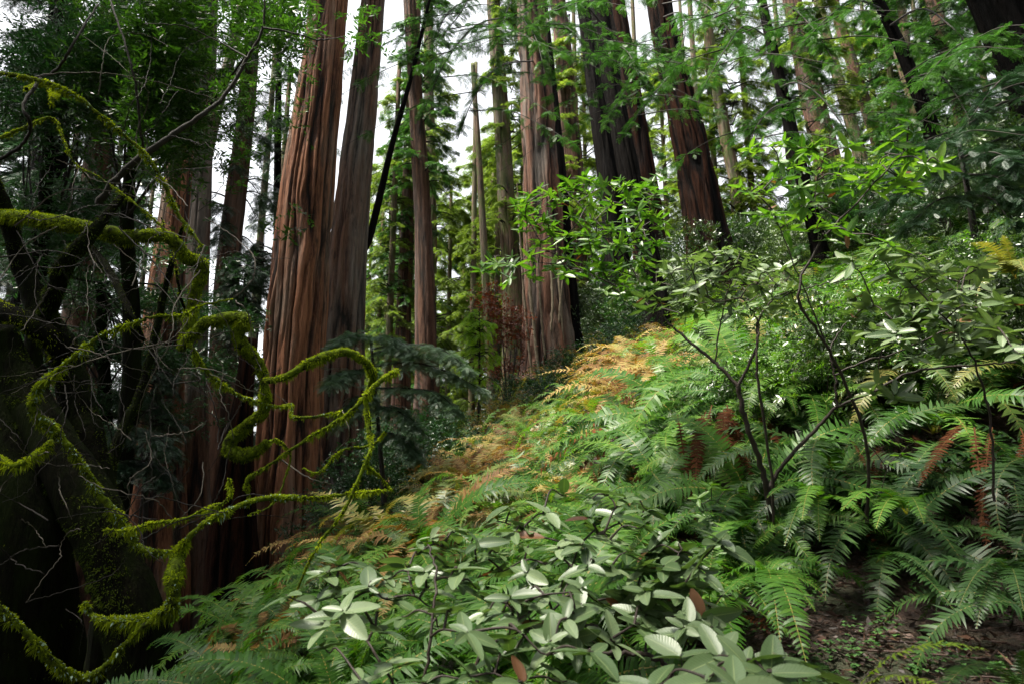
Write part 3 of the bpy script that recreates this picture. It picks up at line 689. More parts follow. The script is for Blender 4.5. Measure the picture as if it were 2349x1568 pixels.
def cloud_points(boxes, rng, n, thr=-.1, sc=1.6, seed=0):
    """boxes: (px0, py0, px1, py1, d0, d1, weight) -> points, thinned to clumps with gaps"""
    out = []; wt = np.array([b[6]*(b[2]-b[0])*(b[3]-b[1]) for b in boxes], float); wt /= wt.sum()
    for b, w in zip(boxes, wt):
        m = int(n*w*3)
        p = np.array([P(b[0]+(b[2]-b[0])*(rng.rand()+rng.normal(0, .16)), b[1]+(b[3]-b[1])*(rng.rand()+rng.normal(0, .16)), b[4]+(b[5]-b[4])*rng.rand()) for _ in range(m)]).reshape(-1, 3)
        p = p[n3(p, seed, sc) > thr]; out.append(p[:int(n*w)])
    return np.concatenate(out)

def bay_tree(label, seed, trunk, boxes, n, mat, thr=-.1, ll=.105, sub=()):
    rng = np.random.RandomState(seed)
    W = [P(x, y, d) for x, y, d, w in trunk]; R = [w*d/FPX/2 for x, y, d, w in trunk]
    b = W[0].copy(); b[2] = float(H(b[0], b[1]))-.3; o0 = b.copy()
    root = thing('bay_tree', label, 'tree', o0)
    g = Geo(); tube(g, catmull([b-o0]+[w-o0 for w in W], 40), np.interp(np.linspace(0, 1, 40), np.linspace(0, 1, len(R)+1), [R[0]*1.3]+R), 10, lump=.15, seed=seed)
    link('trunk', g.mesh('trunk', M['mossbark'], True), root)
    pts = cloud_points(boxes, rng, n, thr+.2, 2.3, seed=seed)
    for k in range(14):           # limbs from the trunk into the leaves
        t = pts[rng.randint(len(pts))]; s = W[min(len(W)-1, 1+rng.randint(len(W)-1))]
        g = Geo(); mid = (s+t)/2+rng.normal(0, .25, 3)+[0, 0, .2]
        tube(g, catmull([s-o0, mid-o0, t-o0], 14), np.linspace(.028, .006, 14), 5, lump=.1); link('limb', g.mesh('limb', M['limb']), root)
    gf, gt = Geo(), Geo(); leaf_cloud(gf, gt, pts-o0, rng, ll, ll*.27)
    cr = link('crown', gf.mesh('crown', mat), root); link('twigs', gt.mesh('twigs', M['limb']), root)
bay_tree('bright green leafy bay tree overhanging the trunks at upper left', 3, [(300, 900, 10.5, 40), (290, 500, 10, 30), (330, 200, 9.5, 22), (380, -30, 9.5, 16)],
         [(230, -20, 520, 330, 8, 10.5, 1.3), (500, -20, 700, 110, 8, 10.5, .7), (350, 260, 480, 400, 8.5, 10.5, .3), (470, 110, 560, 420, 9, 11, .35), (560, 90, 700, 300, 10, 12, .10), (640, 480, 720, 545, 9, 9.6, .1), (800, -10, 890, 110, 9, 10, .12)], 4800, M['bay'], -.12)
bay_tree('darker bay tree filling the upper left corner', 4, [(60, 950, 11, 44), (90, 600, 11, 34), (120, 250, 10.5, 24), (140, -30, 10.5, 16)],
         [(60, 0, 300, 330, 8.5, 12, 1.2), (-20, 150, 200, 420, 9.5, 12, 1.0), (120, 300, 290, 640, 10, 12.5, .8), (-20, 400, 160, 700, 10, 12.5, .6)], 5000, M['bay_dark'], -.1)
bay_tree('dim bay tree with pale glinting leaves behind the mossy bends', 5, [(250, 1250, 13, 40), (240, 900, 13, 30), (230, 650, 12.5, 20)],
         [(100, 600, 420, 900, 12, 14, 1), (180, 880, 400, 1060, 12.5, 14, .6), (440, 640, 600, 900, 13, 15, .5)], 4200, M['bay_dark'], .05)

# ------------------------------------------------------------------ mossy tree in the left foreground
def moss_tufts(g, path, rad, rng, dens=2600, ln=.035, w=.009, hang=.3, top=0):
    path = np.asarray(path); seg = np.linalg.norm(np.diff(path, axis=0), axis=1); T_, N_, B_ = frames(path)
    area = seg*2*np.pi*(rad[:-1]+rad[1:])/2; n = int(area.sum()*dens)+6
    i = rng.choice(len(seg), n, p=area/area.sum()); f = rng.rand(n, 1); th = rng.rand(n)*2*np.pi
    nv = np.cos(th)[:, None]*N_[i]+np.sin(th)[:, None]*B_[i]
    c = path[i]*(1-f)+path[i+1]*f; r = (rad[i]*(1-f[:, 0])+rad[i+1]*f[:, 0])*.92
    o = c+nv*r[:, None]
    clump = n3(o, 5, 11)[:, None]; thin = rad.mean() < .045; kp = (clump[:, 0]+.35*nv[:, 2] > (-.35 if thin else -.9)) | (rng.rand(n) < .15)
    o, nv, i, clump, n = o[kp], nv[kp], i[kp], clump[kp], int(kp.sum())
    d = norm(nv*.75+T_[i]*rng.normal(.15, .5, (n, 1))+rng.normal(0, .3, (n, 3))+np.array([0, 0, -1])*hang*(nv[:, 2:3] < 0))
    l = ln*(.5+.8*rng.rand(n))*np.clip(1+1.3*clump[:, 0], .35, 2.2)*(1+hang*1.5*(nv[:, 2] < -.3))
    a = np.clip(.42+.22*nv[:, 2]+.2*clump[:, 0]+rng.normal(0, .14, n), 0, 1)  # tufts facing up lighter, undersides darker: shade put into the tint
    X = norm(np.cross(d, rng.normal(size=(n, 3)))); ww = w*(.6+.8*rng.rand(n))[:, None]
    mid = o+d*(l*.55)[:, None]; tip = o+d*l[:, None]+np.array([0, 0, -1])*(l*.25)[:, None]
    v = np.stack([o-X*ww*.5, o+X*ww*.5, mid+X*ww*.45, tip, mid-X*ww*.45], 1).reshape(-1, 3)
    k = np.arange(n)[:, None]*5
    g.add(v, q=np.concatenate([k+[0, 1, 2, 4]]), t=np.concatenate([k+[4, 2, 3]]), a=np.repeat(a, 5))

rm = np.random.RandomState(8)
MO = P(330, 1500, 6.6); MO[2] = float(H(MO[0], MO[1]))
mtree = thing('mossy_tree', 'dark gnarled tree at left with contorted branches coated in bright green moss', 'tree', MO)
def mbranch(name, pts, w, d=7.0, moss=1.0, dens=2600, ln=.032, mat='moss', bark='mossbark', wob=.25, lump=.22, sides=9, lich=False, hang=.35):
    n = max(14, len(pts)*7); pp = catmull([(x, y, 0) for x, y in pts], n)
    dp = d+wob*np.sin(np.linspace(0, 1, n)*5+pts[0][0]*.1)
    W = np.array([P(a[0], a[1], dd) for a, dd in zip(pp, dp)])-MO
    W = W+rm.normal(0, .004, W.shape)
    if np.isscalar(w): w = (w, w)
    if moss >= 1.4 and max(w) < 33: w = [q*.74 for q in w]; ln = ln*.85
    r = np.interp(np.linspace(0, 1, n), np.linspace(0, 1, len(w)), w)*d/FPX/2
    g = Geo(); tube(g, W, r*(.9 if moss else 1), sides, lump=lump, seed=int(pts[0][0])+3)
    o = link(name, g.mesh(name, M['mosstube'] if (moss >= 1.4 and mat == 'moss') else M[bark], True), mtree)
    if moss:
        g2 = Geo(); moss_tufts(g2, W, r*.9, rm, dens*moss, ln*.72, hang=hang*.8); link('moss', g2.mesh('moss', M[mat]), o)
    if lich:
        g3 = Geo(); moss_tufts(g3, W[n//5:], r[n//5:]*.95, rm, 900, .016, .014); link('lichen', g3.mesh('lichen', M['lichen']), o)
    return o
mb = mbranch
# trunks
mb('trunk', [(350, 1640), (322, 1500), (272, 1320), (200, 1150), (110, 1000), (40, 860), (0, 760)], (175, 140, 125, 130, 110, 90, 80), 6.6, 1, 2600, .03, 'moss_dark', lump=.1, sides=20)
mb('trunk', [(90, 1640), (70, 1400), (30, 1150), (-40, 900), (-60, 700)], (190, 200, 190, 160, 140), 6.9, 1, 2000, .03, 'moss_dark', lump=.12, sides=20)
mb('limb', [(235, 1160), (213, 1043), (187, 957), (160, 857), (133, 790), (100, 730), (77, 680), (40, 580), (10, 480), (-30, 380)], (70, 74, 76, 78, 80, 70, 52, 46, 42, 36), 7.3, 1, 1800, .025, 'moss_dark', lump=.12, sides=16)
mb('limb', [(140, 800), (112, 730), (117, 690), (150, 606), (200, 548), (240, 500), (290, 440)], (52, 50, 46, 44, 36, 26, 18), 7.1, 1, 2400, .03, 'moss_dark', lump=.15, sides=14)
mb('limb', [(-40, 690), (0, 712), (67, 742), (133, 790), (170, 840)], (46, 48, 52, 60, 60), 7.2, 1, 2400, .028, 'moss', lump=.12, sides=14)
mb('limb', [(240, 1180), (262, 1040), (330, 880), (370, 700), (395, 600), (420, 520)], (36, 30, 22, 18, 14, 10), 8.2, 1, 1800, .025, 'moss_dark')
# bright branches
mb('branch', [(-30, 492), (20, 496), (100, 505), (200, 522), (233, 530), (283, 543), (333, 541), (384, 543), (410, 566), (430, 592), (457, 600), (464, 623), (450, 663), (440, 706), (430, 756), (414, 800)],
   (34, 34, 36, 36, 38, 36, 34, 30, 32, 34, 34, 34, 32, 30, 28, 22), 7.4, 1.5, 3400, .03)
mb('branch', [(414, 800), (440, 770), (474, 738), (547, 727), (562, 738), (546, 766), (562, 800), (594, 832), (606, 873), (606, 940), (580, 963), (542, 995), (526, 1023), (544, 1043), (580, 1036), (614, 1012)],
   (20, 24, 26, 28, 34, 34, 32, 26, 22, 26, 28, 30, 34, 32, 26, 16), 7.4, 1.6, 3600, .03)
mb('branch', [(605, 873), (650, 866), (717, 828), (783, 806), (826, 822), (853, 850), (853, 873), (840, 923), (848, 990), (853, 1023)], (16, 22, 30, 30, 28, 28, 26, 18, 16, 12), 7.0, 1.6, 3800, .028)
mb('branch', [(912, 848), (866, 878), (826, 923), (783, 960), (700, 1010), (650, 1043), (617, 1066), (567, 1100), (574, 1150)], (18, 16, 13, 11, 10, 9, 8, 12, 8), 6.9, 2, 4500, .028, hang=.6)
mb('branch', [(434, 786), (467, 843), (517, 887), (567, 913), (634, 933), (667, 930), (674, 957), (734, 953), (783, 945)], (14, 14, 12, 11, 10, 12, 12, 9, 6), 7.2, 2, 5000, .034, hang=.7, lich=True)
mb('branch', [(534, 686), (467, 700), (417, 723), (360, 726), (300, 743), (233, 770), (187, 803), (133, 850), (90, 887), (77, 940), (110, 973), (143, 1007), (173, 1046), (207, 1096), (240, 1146), (283, 1196), (317, 1250), (367, 1266), (410, 1262)],
   (5, 6, 8, 9, 10, 12, 12, 16, 22, 30, 28, 24, 20, 20, 22, 22, 20, 18, 16), 5.8, 1.8, 4200, .036, hang=.6, lich=True)
mb('branch', [(410, 1266), (427, 1240), (467, 1200), (534, 1166), (584, 1146), (650, 1140), (700, 1142)], (18, 18, 16, 16, 18, 20, 16), 5.85, 1.8, 4600, .03, lich=True)
mb('branch', [(240, 1216), (290, 1216), (350, 1200), (417, 1190), (484, 1163), (527, 1140), (524, 1096)], (8, 8, 10, 11, 11, 10, 7), 5.9, 2, 4500, .03, hang=.6)
mb('branch', [(410, 1262), (400, 1313), (397, 1380), (384, 1402), (317, 1420), (250, 1423), (213, 1410), (193, 1380)], (34, 34, 28, 24, 18, 16, 13, 10), 5.8, 1.6, 4000, .036, hang=.8, lich=True)
mb('branch', [(372, 1403), (334, 1433), (293, 1470), (250, 1520), (207, 1550), (167, 1550), (117, 1513), (67, 1456), (0, 1396), (-30, 1370)], (16, 16, 18, 20, 24, 26, 24, 22, 22, 22), 5.6, 1.6, 3800, .034, hang=.6, lich=True)
mb('branch', [(853, 1023), (812, 1120), (783, 1180), (734, 1243), (700, 1306), (660, 1396), (617, 1480), (600, 1580)], (11, 11, 10, 8, 7, 6, 6, 6), 5.6, 1.5, 3200, .022, wob=.1)
mb('branch', [(853, 1023), (842, 1066), (870, 1092), (900, 1125)], (10, 9, 8, 4), 6.9, 2, 5000, .026)
mb('branch', [(885, 990), (853, 1020), (783, 1033), (734, 1083), (694, 1074)], (8, 9, 8, 8, 5), 6.9, 2, 5000, .026)
mb('branch', [(700, 1142), (783, 1134), (840, 1128), (885, 1122)], (10, 9, 8, 4), 6.8, 2, 5000, .028, hang=.6)
mb('branch', [(617, 1012), (640, 1010), (665, 1050), (630, 1150), (570, 1180)], (10, 9, 7, 6, 4), 7.0, 1.4, 4000, .02)
mb('branch', [(-30, 160), (0, 167), (83, 183), (133, 200), (200, 240), (267, 297), (334, 357), (377, 424), (400, 477), (424, 514), (464, 563)], (14, 14, 14, 15, 13, 13, 14, 14, 15, 14, 6), 6.6, 2, 4500, .03, hang=.5, lich=True)
mb('branch', [(0, 316), (67, 287), (110, 270), (133, 284), (147, 324), (173, 377), (233, 410), (300, 460), (360, 510), (390, 545)], (13, 12, 9, 7, 6, 5, 5, 6, 7, 8), 6.8, 1.5, 4000, .022)
mb('branch', [(60, 205), (100, 190), (125, 215), (115, 240)], (14, 26, 22, 10), 6.6, 1.6, 4500, .03)
mb('branch', [(-30, 1030), (30, 1066), (75, 1046), (110, 1020), (130, 990)], (12, 16, 18, 22, 14), 5.6, 1.8, 3800, .036, hang=.7)
mb('branch', [(227, 467), (267, 410), (334, 354), (400, 307), (467, 260), (520, 213), (567, 133), (600, 73), (610, -20)], (20, 18, 16, 15, 13, 12, 9, 7, 5), 7.6, .5, 1500, .014, bark='limb', mat='moss_dark')
mb('branch', [(200, 560), (250, 620), (300, 720), (330, 780)], (24, 20, 16, 10), 8.0, .6, 1500, .015, mat='moss_dark')
mb('branch', [(93, 180), (53, 243), (70, 283), (50, 334), (-10, 370)], (9, 8, 8, 8, 8), 6.5, 0, bark='limb')
mb('branch', [(334, 354), (322, 300), (312, 200), (290, 110), (255, 10), (240, -30)], (7, 6, 6, 5, 5, 4), 7.6, 0, bark='limb')
mb('branch', [(80, 180), (130, 160), (170, 95), (225, 10)], (7, 7, 6, 5), 6.6, 0, bark='limb')
mb('branch', [(605, 63), (680, 78), (730, 92), (790, 85)], (5, 4, 4, 2), 7.6, 0, bark='limb')
mb('branch', [(567, 133), (500, 95), (420, 60), (330, 55)], (4, 4, 3, 2), 7.6, 0, bark='limb')
mb('branch', [(460, 760), (420, 700), (400, 600), (370, 500)], (8, 7, 6, 4), 7.8, 1, 3000, .018)
gf = Geo(); rc = np.random.RandomState(44); pc_ = np.stack([rc.uniform(-10.5, -4.0, 7000), rc.uniform(1.5, 11, 7000), rc.uniform(0, 2.2, 7000)], -1)
pc_[:, 2] += np.maximum(5.2, pc_[:, 1]*.86+1.2); pc_ = pc_[n3(pc_, 44, 1.1) > -.05][:3600]
leaf_cloud(gf, None, pc_-MO, rc, .12, .034, 9, .28, DIAM)
link('crown', gf.mesh('crown', M['bay_dark']), mtree)  # unseen leaf crown above the view, added to shade the lower left
# thin grey twigs
def twig(pts, w=3.2, d=6.5, bark='twig'): return mb('twig', pts, (w, w*.5), d, 0, bark=bark, wob=.22, lump=0, sides=4)
for pts in [[(100, 170), (200, 167), (283, 173), (367, 190), (500, 230)], [(33, 520), (133, 443), (233, 437), (334, 460), (434, 520)],
            [(40, 530), (100, 640), (150, 670), (230, 700), (330, 790), (420, 870), (520, 940)], [(110, 655), (200, 680), (310, 760), (370, 800)],
            [(98, 585), (60, 640), (0, 700)], [(115, 660), (90, 700), (50, 760)], [(167, 790), (190, 770), (300, 800), (420, 790)], [(230, 700), (250, 700), (290, 670)],
            [(200, 560), (215, 610), (205, 655)], [(240, 650), (243, 630), (258, 650)], [(0, 876), (120, 850), (230, 820), (330, 795), (470, 770), (600, 750)],
            [(133, 1082), (140, 1130), (165, 1190)], [(50, 1190), (80, 1210), (103, 1250)], [(187, 1210), (157, 1220), (137, 1253), (137, 1280), (103, 1320), (60, 1380)],
            [(0, 1253), (40, 1290), (103, 1315)], [(137, 1250), (60, 1260), (0, 1295)], [(290, 1195), (350, 1140), (400, 1148), (500, 1172)], [(317, 1240), (420, 1190), (520, 1172)],
            [(540, 690), (570, 720), (580, 800), (600, 850)], [(534, 686), (580, 640), (582, 590), (540, 545), (470, 500)], [(350, 1000), (430, 990), (480, 960)],
            [(260, 560), (330, 620), (400, 700), (410, 760)], [(270, 520), (360, 610), (410, 700), (425, 850)], [(460, 620), (400, 700), (390, 780), (330, 900), (310, 1000)],
            [(640, 1050), (700, 1090), (760, 1110)], [(785, 940), (800, 1000), (740, 1060)], [(400, 880), (460, 870), (434, 850)], [(110, 1190), (0, 1130)],
            [(60, 1380), (130, 1360), (250, 1320), (290, 1280)], [(150, 1395), (190, 1430), (180, 1500)], [(0, 640), (60, 560), (130, 520)], [(0, 590), (120, 575), (200, 600)]]:
    twig(pts, 2.6+1.6*rm.rand(), 5.5 if max(p[1] for p in pts) > 980 and min(p[0] for p in pts) < 400 else 6.0+1.6*rm.rand(), 'twig' if rm.rand() < .6 else 'limb')
for k in range(95):
    a = rm.rand()*6.28; x, y = 60+480*rm.rand(), 520+700*rm.rand() if k < 75 else 200+300*rm.rand(); pts = [(x, y)]
    for j in range(4):
        a += rm.normal(0, .4); x += math.cos(a)*(35+45*rm.rand()); y += math.sin(a)*(35+40*rm.rand()); pts.append((x, y))
    twig(pts, 1.8+1.2*rm.rand(), (5.3+.3*rm.rand() if min(p[0] for p in pts) < 330 and max(p[1] for p in pts) > 800 else 5.4+2.0*rm.rand()), 'twig' if rm.rand() < .4 else 'limb')

# ------------------------------------------------------------------ tanoak shrubs with whorls of broad leaves
def whorls(g, tips, axes, rng, L, tpl, wr=.40, nl=(5, 8), redp=.015, lean=.1, tint=.5):
    for p, ax in zip(tips, axes):
        ax = norm(ax); n = rng.randint(*nl); ref = norm(np.cross(ax, [.3, .5, .8])); ref2 = np.cross(ax, ref); ph = rng.rand()*6.28
        cl = tint+rng.normal(0, .2)
        for k in range(n):
            an = ph+k*2.4+rng.normal(0, .2); el = lean+.3*(k/n)+rng.normal(0, .2)
            d = norm((math.cos(an)*ref+math.sin(an)*ref2)*math.cos(el)+ax*math.sin(el)*.7+[0, 0, -.06])
            l = L*(.45+.7*rng.rand()); o = p-ax*l*.12*(n-k)/n*1.5
            nn = norm(ax+rng.normal(0, .25, 3))
            stamp(g, tpl, o[None], d[None], nn[None], np.array([l]), np.array([l*wr*(.85+.3*rng.rand())]), a=np.array([np.clip(cl+rng.normal(0, .18), 0, 1)]), mi=1 if rng.rand() < redp else 0)

def shrub(name, label, base, tips, seed, L=.1, tpl=None, mat='tan', mains=(), wr=.40, nl=(5, 8), redp=.015, r0=.006, cat='shrub', extra=0, tint=.5, lean=.08, along=0):
    rng = np.random.RandomState(seed)
    b = P(*base) if len(base) == 3 and not isinstance(base, np.ndarray) else base
    b = np.array(b); b[2] = min(b[2], float(H(b[0], b[1]))); o0 = b.copy()
    root = thing(name, label, cat, o0); nodes = [np.zeros(3)+[0, 0, .05]]
    for pts, w in mains:
        W = [P(*p)-o0 for p in pts]; n = len(pts)*7; pa = catmull(W, n)+rng.normal(0, .003, (n, 3)); r = np.interp(np.linspace(0, 1, n), np.linspace(0, 1, len(w)), w)*pts[0][2]/FPX/2
        g = Geo(); tube(g, pa, r, 7, lump=.15, seed=seed); link('stem', g.mesh('stem', M['stem'], True), root)
        nodes += list(pa[n//4:])
    nodes = np.array(nodes)
    tp = []; ax = []
    for t in tips:
        q = (P(*t) if not isinstance(t, np.ndarray) else t)-o0
        dd = np.linalg.norm(nodes-q, axis=1)+.35*np.maximum(0, nodes[:, 2]-q[2]); k = int(np.argmin(dd)); s = nodes[k]
        dv = q-s; mid = s+dv*.5+rng.normal(0, .05, 3)*np.linalg.norm(dv)+[0, 0, .02]
        mid2 = s+dv*.8+rng.normal(0, .03, 3)*np.linalg.norm(dv)
        pa = catmull([s, mid, mid2, q], 12); gs = Geo(); tube(gs, pa, np.linspace(r0, .0016, 12), 5); link('branch', gs.mesh('branch', M['stem'], True), root)
        nodes = np.vstack([nodes, pa[4:9]]); tp.append(q); ax.append(norm(q-mid2)*.6+np.array([rng.normal(0, .15), rng.normal(0, .15)-.2, 1.3]))
        for j in range(along):
            f = pa[7-j*2]+rng.normal(0, .012, 3); tp.append(f); ax.append(norm(rng.normal(0, .6, 3)+[0, -.2, .8]))
    g = Geo(); whorls(g, tp, ax, rng, L, tpl or LEAFM, wr, nl, redp, lean, tint)
    link('foliage', g.mesh('foliage', [M[mat], M['dry_leaf']], True), root)
    return root

def in_poly(x, y, poly):
    c = False; j = len(poly)-1
    for i in range(len(poly)):
        (xi, yi), (xj, yj) = poly[i], poly[j]
        if (yi > y) != (yj > y) and x < (xj-xi)*(y-yi)/(yj-yi)+xi: c = not c
        j = i
    return c
def sample_poly(poly, n, dfun, rng, mind=0):
    xs = [p[0] for p in poly]; ys = [p[1] for p in poly]; out = []; tries = 0
    while len(out) < n and tries < 20000:
        tries += 1; x = rng.uniform(min(xs), max(xs)); y = rng.uniform(min(ys), max(ys))
        if in_poly(x, y, poly) and all((x-a)**2+(y-b)**2 > mind*mind for a, b, _ in out): out.append((x, y, dfun(x, y)+rng.normal(0, .12)))
    return out
rs = np.random.RandomState(21)
fore = sample_poly([(850, 1290), (1010, 1210), (1180, 1150), (1300, 1125), (1470, 1110), (1500, 1200), (1460, 1290), (1500, 1400), (1400, 1500), (1150, 1490), (1000, 1440), (880, 1470), (730, 1440), (650, 1360), (740, 1290)], 84,
                   lambda x, y: 3.1-(y-1120)/450*1.2, rs, 35)
shrub('tanoak_shrub', 'pale grey green broad leaved shrub spreading over the ferns at bottom centre', (1120, 1640, 2.9), fore, 31, wr=.44, L=.108, tpl=LEAFL, mat='tan', redp=.02, r0=.005, along=0, nl=(5, 7),
      mains=[([(960, 1640, 2.3), (985, 1480, 2.3), (1000, 1330, 2.4), (985, 1250, 2.5)], (9, 7, 6, 4)), ([(1120, 1640, 2.3), (1100, 1500, 2.35), (1270, 1400, 2.5), (1330, 1250, 2.8)], (9, 8, 6, 4)),
             ([(940, 1640, 2.2), (860, 1500, 2.2), (790, 1400, 2.4), (760, 1340, 2.5)], (7, 6, 4, 3))])
shrub('tanoak_shrub', 'broad leaved shrub right of bottom centre with one tall upright leaf', (1560, 1640, 2.7),
      sample_poly([(1480, 1260), (1600, 1260), (1640, 1330), (1660, 1420), (1620, 1470), (1500, 1440), (1430, 1380)], 15, lambda x, y: 2.9-(y-1200)/400*.9, rs, 44)+[(1655, 1235, 2.5)], 32, wr=.46, L=.115, tpl=LEAFL, mat='tan', r0=.004, along=1,
      mains=[([(1330, 1490, 2.4), (1400, 1497, 2.4), (1480, 1500, 2.4), (1530, 1530, 2.4), (1570, 1640, 2.4)], (7, 9, 10, 10, 9)), ([(1480, 1500, 2.4), (1490, 1420, 2.5), (1530, 1330, 2.6), (1560, 1260, 2.7)], (6, 5, 4, 3))])
shrub('tanoak_shrub', 'largest leaved shrub at the bottom edge right of centre', (1700, 1700, 2.1),
      [(1560, 1500, 2.0), (1650, 1500, 1.9), (1710, 1520, 1.75), (1770, 1540, 1.7), (1850, 1530, 1.8), (1900, 1560, 1.9), (1620, 1560, 1.7), (1690, 1575, 1.6), (1500, 1570, 1.8), (1800, 1590, 1.7)], 33, wr=.45, L=.12, tpl=LEAFL, mat='tan', tint=.38, r0=.004)
shrub('tanoak_shrub', 'small dark glossy leaved shrub over the fern tips at bottom edge', (1000, 1660, 2.2),
      [(900, 1520, 2.1), (980, 1560, 2.0), (1080, 1545, 2.0), (1200, 1560, 2.0), (820, 1560, 2.1), (1300, 1560, 2.1), (740, 1480, 2.3), (1150, 1500, 2.2)], 34, L=.10, tpl=LEAFL, mat='tan', tint=.35, r0=.004, redp=.03)
mid = sample_poly([(1180, 470), (1230, 405), (1370, 400), (1480, 420), (1540, 400), (1550, 520), (1500, 600), (1480, 680), (1380, 680), (1330, 620), (1190, 660), (1100, 620), (1120, 590), (1220, 560)], 120,
                  lambda x, y: 4.3+rs.rand()*.9, rs, 15)
shrub('tanoak_sapling', 'sunlit bright green tanoak sapling reaching left across the ragged based redwood', (1760, 1290, 4.5), mid, 35, L=.105, mat='tan_bright', tpl=LEAFM, wr=.30, nl=(5, 8), r0=.005, redp=.01, cat='sapling', tint=.5, along=1,
      mains=[([(1760, 1290, 4.5), (1765, 1180, 4.4), (1750, 1080, 4.3), (1715, 980, 4.2), (1692, 885, 4.15)], (15, 13, 12, 11, 10)),
             ([(1692, 885, 4.15), (1640, 830, 4.2), (1560, 765, 4.3), (1500, 700, 4.4), (1440, 600, 4.5)], (9, 8, 6, 4, 3)),
             ([(1500, 700, 4.4), (1400, 650, 4.5), (1300, 610, 4.6), (1200, 600, 4.7)], (4, 4, 3, 2)), ([(1440, 600, 4.5), (1380, 520, 4.6), (1300, 440, 4.7)], (3, 3, 2)),
             ([(1692, 885, 4.15), (1735, 800, 4.1), (1738, 740, 4.05), (1770, 690, 4.0)], (8, 7, 5, 4)),
             ([(1762, 1120, 4.35), (1800, 1060, 4.3), (1870, 985, 4.2), (1925, 930, 4.1), (2020, 890, 4.0), (2100, 850, 3.9), (2260, 835, 3.8), (2330, 830, 3.8)], (10, 9, 8, 7, 6, 5, 4, 3)),
             ([(1920, 932, 4.1), (1915, 860, 4.1), (1905, 800, 4.1), (1940, 740, 4.1)], (6, 5, 4, 3)),
             ([(1915, 860, 4.1), (1990, 825, 4.0), (2040, 815, 4.0), (2120, 780, 3.9), (2210, 740, 3.8), (2280, 700, 3.7)], (5, 5, 4, 4, 3, 2)),
             ([(1640, 830, 4.2), (1660, 700, 4.1), (1680, 640, 4.0)], (4, 3, 2)), ([(1770, 690, 4.0), (1850, 660, 3.9), (1960, 640, 3.8)], (4, 3, 2))])
rt = sample_poly([(1500, 600), (1600, 570), (1700, 570), (1830, 620), (1850, 690), (1800, 720), (1640, 720), (1560, 740), (1460, 700)], 52, lambda x, y: 3.7+rs.rand()*.7, rs, 22)
shrub('tanoak_sapling', 'pale leaved tanoak sapling branching above the black stem right of centre', (1770, 1300, 4.4), rt, 36, L=.105, mat='tan', tpl=LEAFM, wr=.34, cat='sapling', tint=.72, r0=.004, redp=.008, along=1,
      mains=[([(1775, 1300, 4.4), (1772, 1100, 4.2), (1742, 900, 4.05), (1736, 800, 4.0), (1738, 740, 4.0), (1700, 680, 3.9)], (5, 6, 6, 5, 4, 3))])
ur = [(1700, 430, 3.6), (1760, 440, 3.5), (1800, 405, 3.5), (1850, 340, 3.5), (1890, 330, 3.5), (1960, 330, 3.4), (2020, 380, 3.4), (2080, 350, 3.4), (1930, 400, 3.4), (1840, 470, 3.5), (1990, 420, 3.4),
      (2130, 380, 3.2), (2040, 320, 3.3), (2090, 280, 3.3), (1720, 340, 3.8), (2160, 370, 3.2), (1880, 520, 3.4), (1960, 540, 3.4), (2050, 560, 3.3), (1790, 330, 3.6), (1900, 450, 3.5), (1740, 500, 3.6), (2070, 420, 3.4), (1990, 620, 3.4), (1920, 600, 3.5)]+sample_poly([(1690, 420), (1850, 330), (2000, 350), (2170, 370), (2060, 460), (1900, 560), (1760, 520)], 26, lambda x, y: 3.4+rs.rand()*.6, rs, 26)
shrub('tanoak_sapling', 'slender tanoak sapling with bright leaves and an orange leaf against the upper slope', (1990, 1200, 4.2), ur, 37, L=.105, mat='tan_bright', tpl=LEAFM, wr=.30, cat='sapling', tint=.6, r0=.005, redp=.012, nl=(4, 7), along=1,
      mains=[([(1990, 1200, 4.0), (1985, 1000, 3.8), (1900, 800, 3.6), (1830, 680, 3.5), (1880, 560, 3.5), (1980, 450, 3.4), (2090, 330, 3.3)], (8, 7, 6, 6, 5, 4, 2)),
             ([(1900, 800, 3.6), (1820, 600, 3.5), (1770, 480, 3.5)], (4, 3, 2)), ([(1880, 560, 3.5), (1870, 450, 3.5), (1890, 360, 3.5)], (3, 2, 2))])
ur2 = [(2080, 640, 3.0), (2110, 620, 3.0), (2160, 630, 2.9), (2140, 690, 2.9), (2210, 660, 2.9), (2090, 730, 3.0), (2250, 700, 2.8), (2300, 760, 2.7), (2200, 760, 2.9), (2150, 800, 3.0), (2340, 810, 2.6), (2060, 690, 3.1), (2030, 760, 3.2), (2330, 690, 2.8), (2260, 600, 3.0), (1990, 700, 3.3), (2000, 900, 3.3), (2060, 910, 3.3)]+sample_poly([(1900, 560), (2100, 560), (2340, 640), (2349, 830), (2100, 830), (1960, 760)], 34, lambda x, y: 3.1+rs.rand()*.8, rs, 30)
shrub('tanoak_sapling', 'tanoak sapling with a hanging brown leaf near the right edge', (2280, 1150, 3.2), ur2, 38, L=.115, mat='tan', tpl=LEAFL, wr=.38, cat='sapling', tint=.6, r0=.004, redp=.02, nl=(4, 7), along=1,
      mains=[([(2280, 1150, 3.2), (2270, 950, 3.1), (2220, 800, 3.0), (2140, 700, 2.95)], (6, 5, 4, 3))])
shrub('tanoak_seedling', 'small seedling with a few green leaves on the steep litter by the black stem', (1640, 1230, 4.6), [(1600, 1140, 4.3), (1650, 1150, 4.3), (1690, 1120, 4.3), (1620, 1180, 4.4), (1630, 1110, 4.3)], 39, L=.09, mat='tan_bright', tpl=LEAFM, cat='seedling', r0=.003)
shrub('tanoak_seedling', 'small seedling with light green leaves below the forked limb', (2040, 1130, 4.3), [(1990, 1140, 4.0), (2040, 1060, 4.0), (2070, 1040, 4.0), (1960, 1010, 4.0), (2100, 1010, 3.9)], 40, L=.09, mat='tan_bright', tpl=LEAFM, cat='seedling', r0=.003)
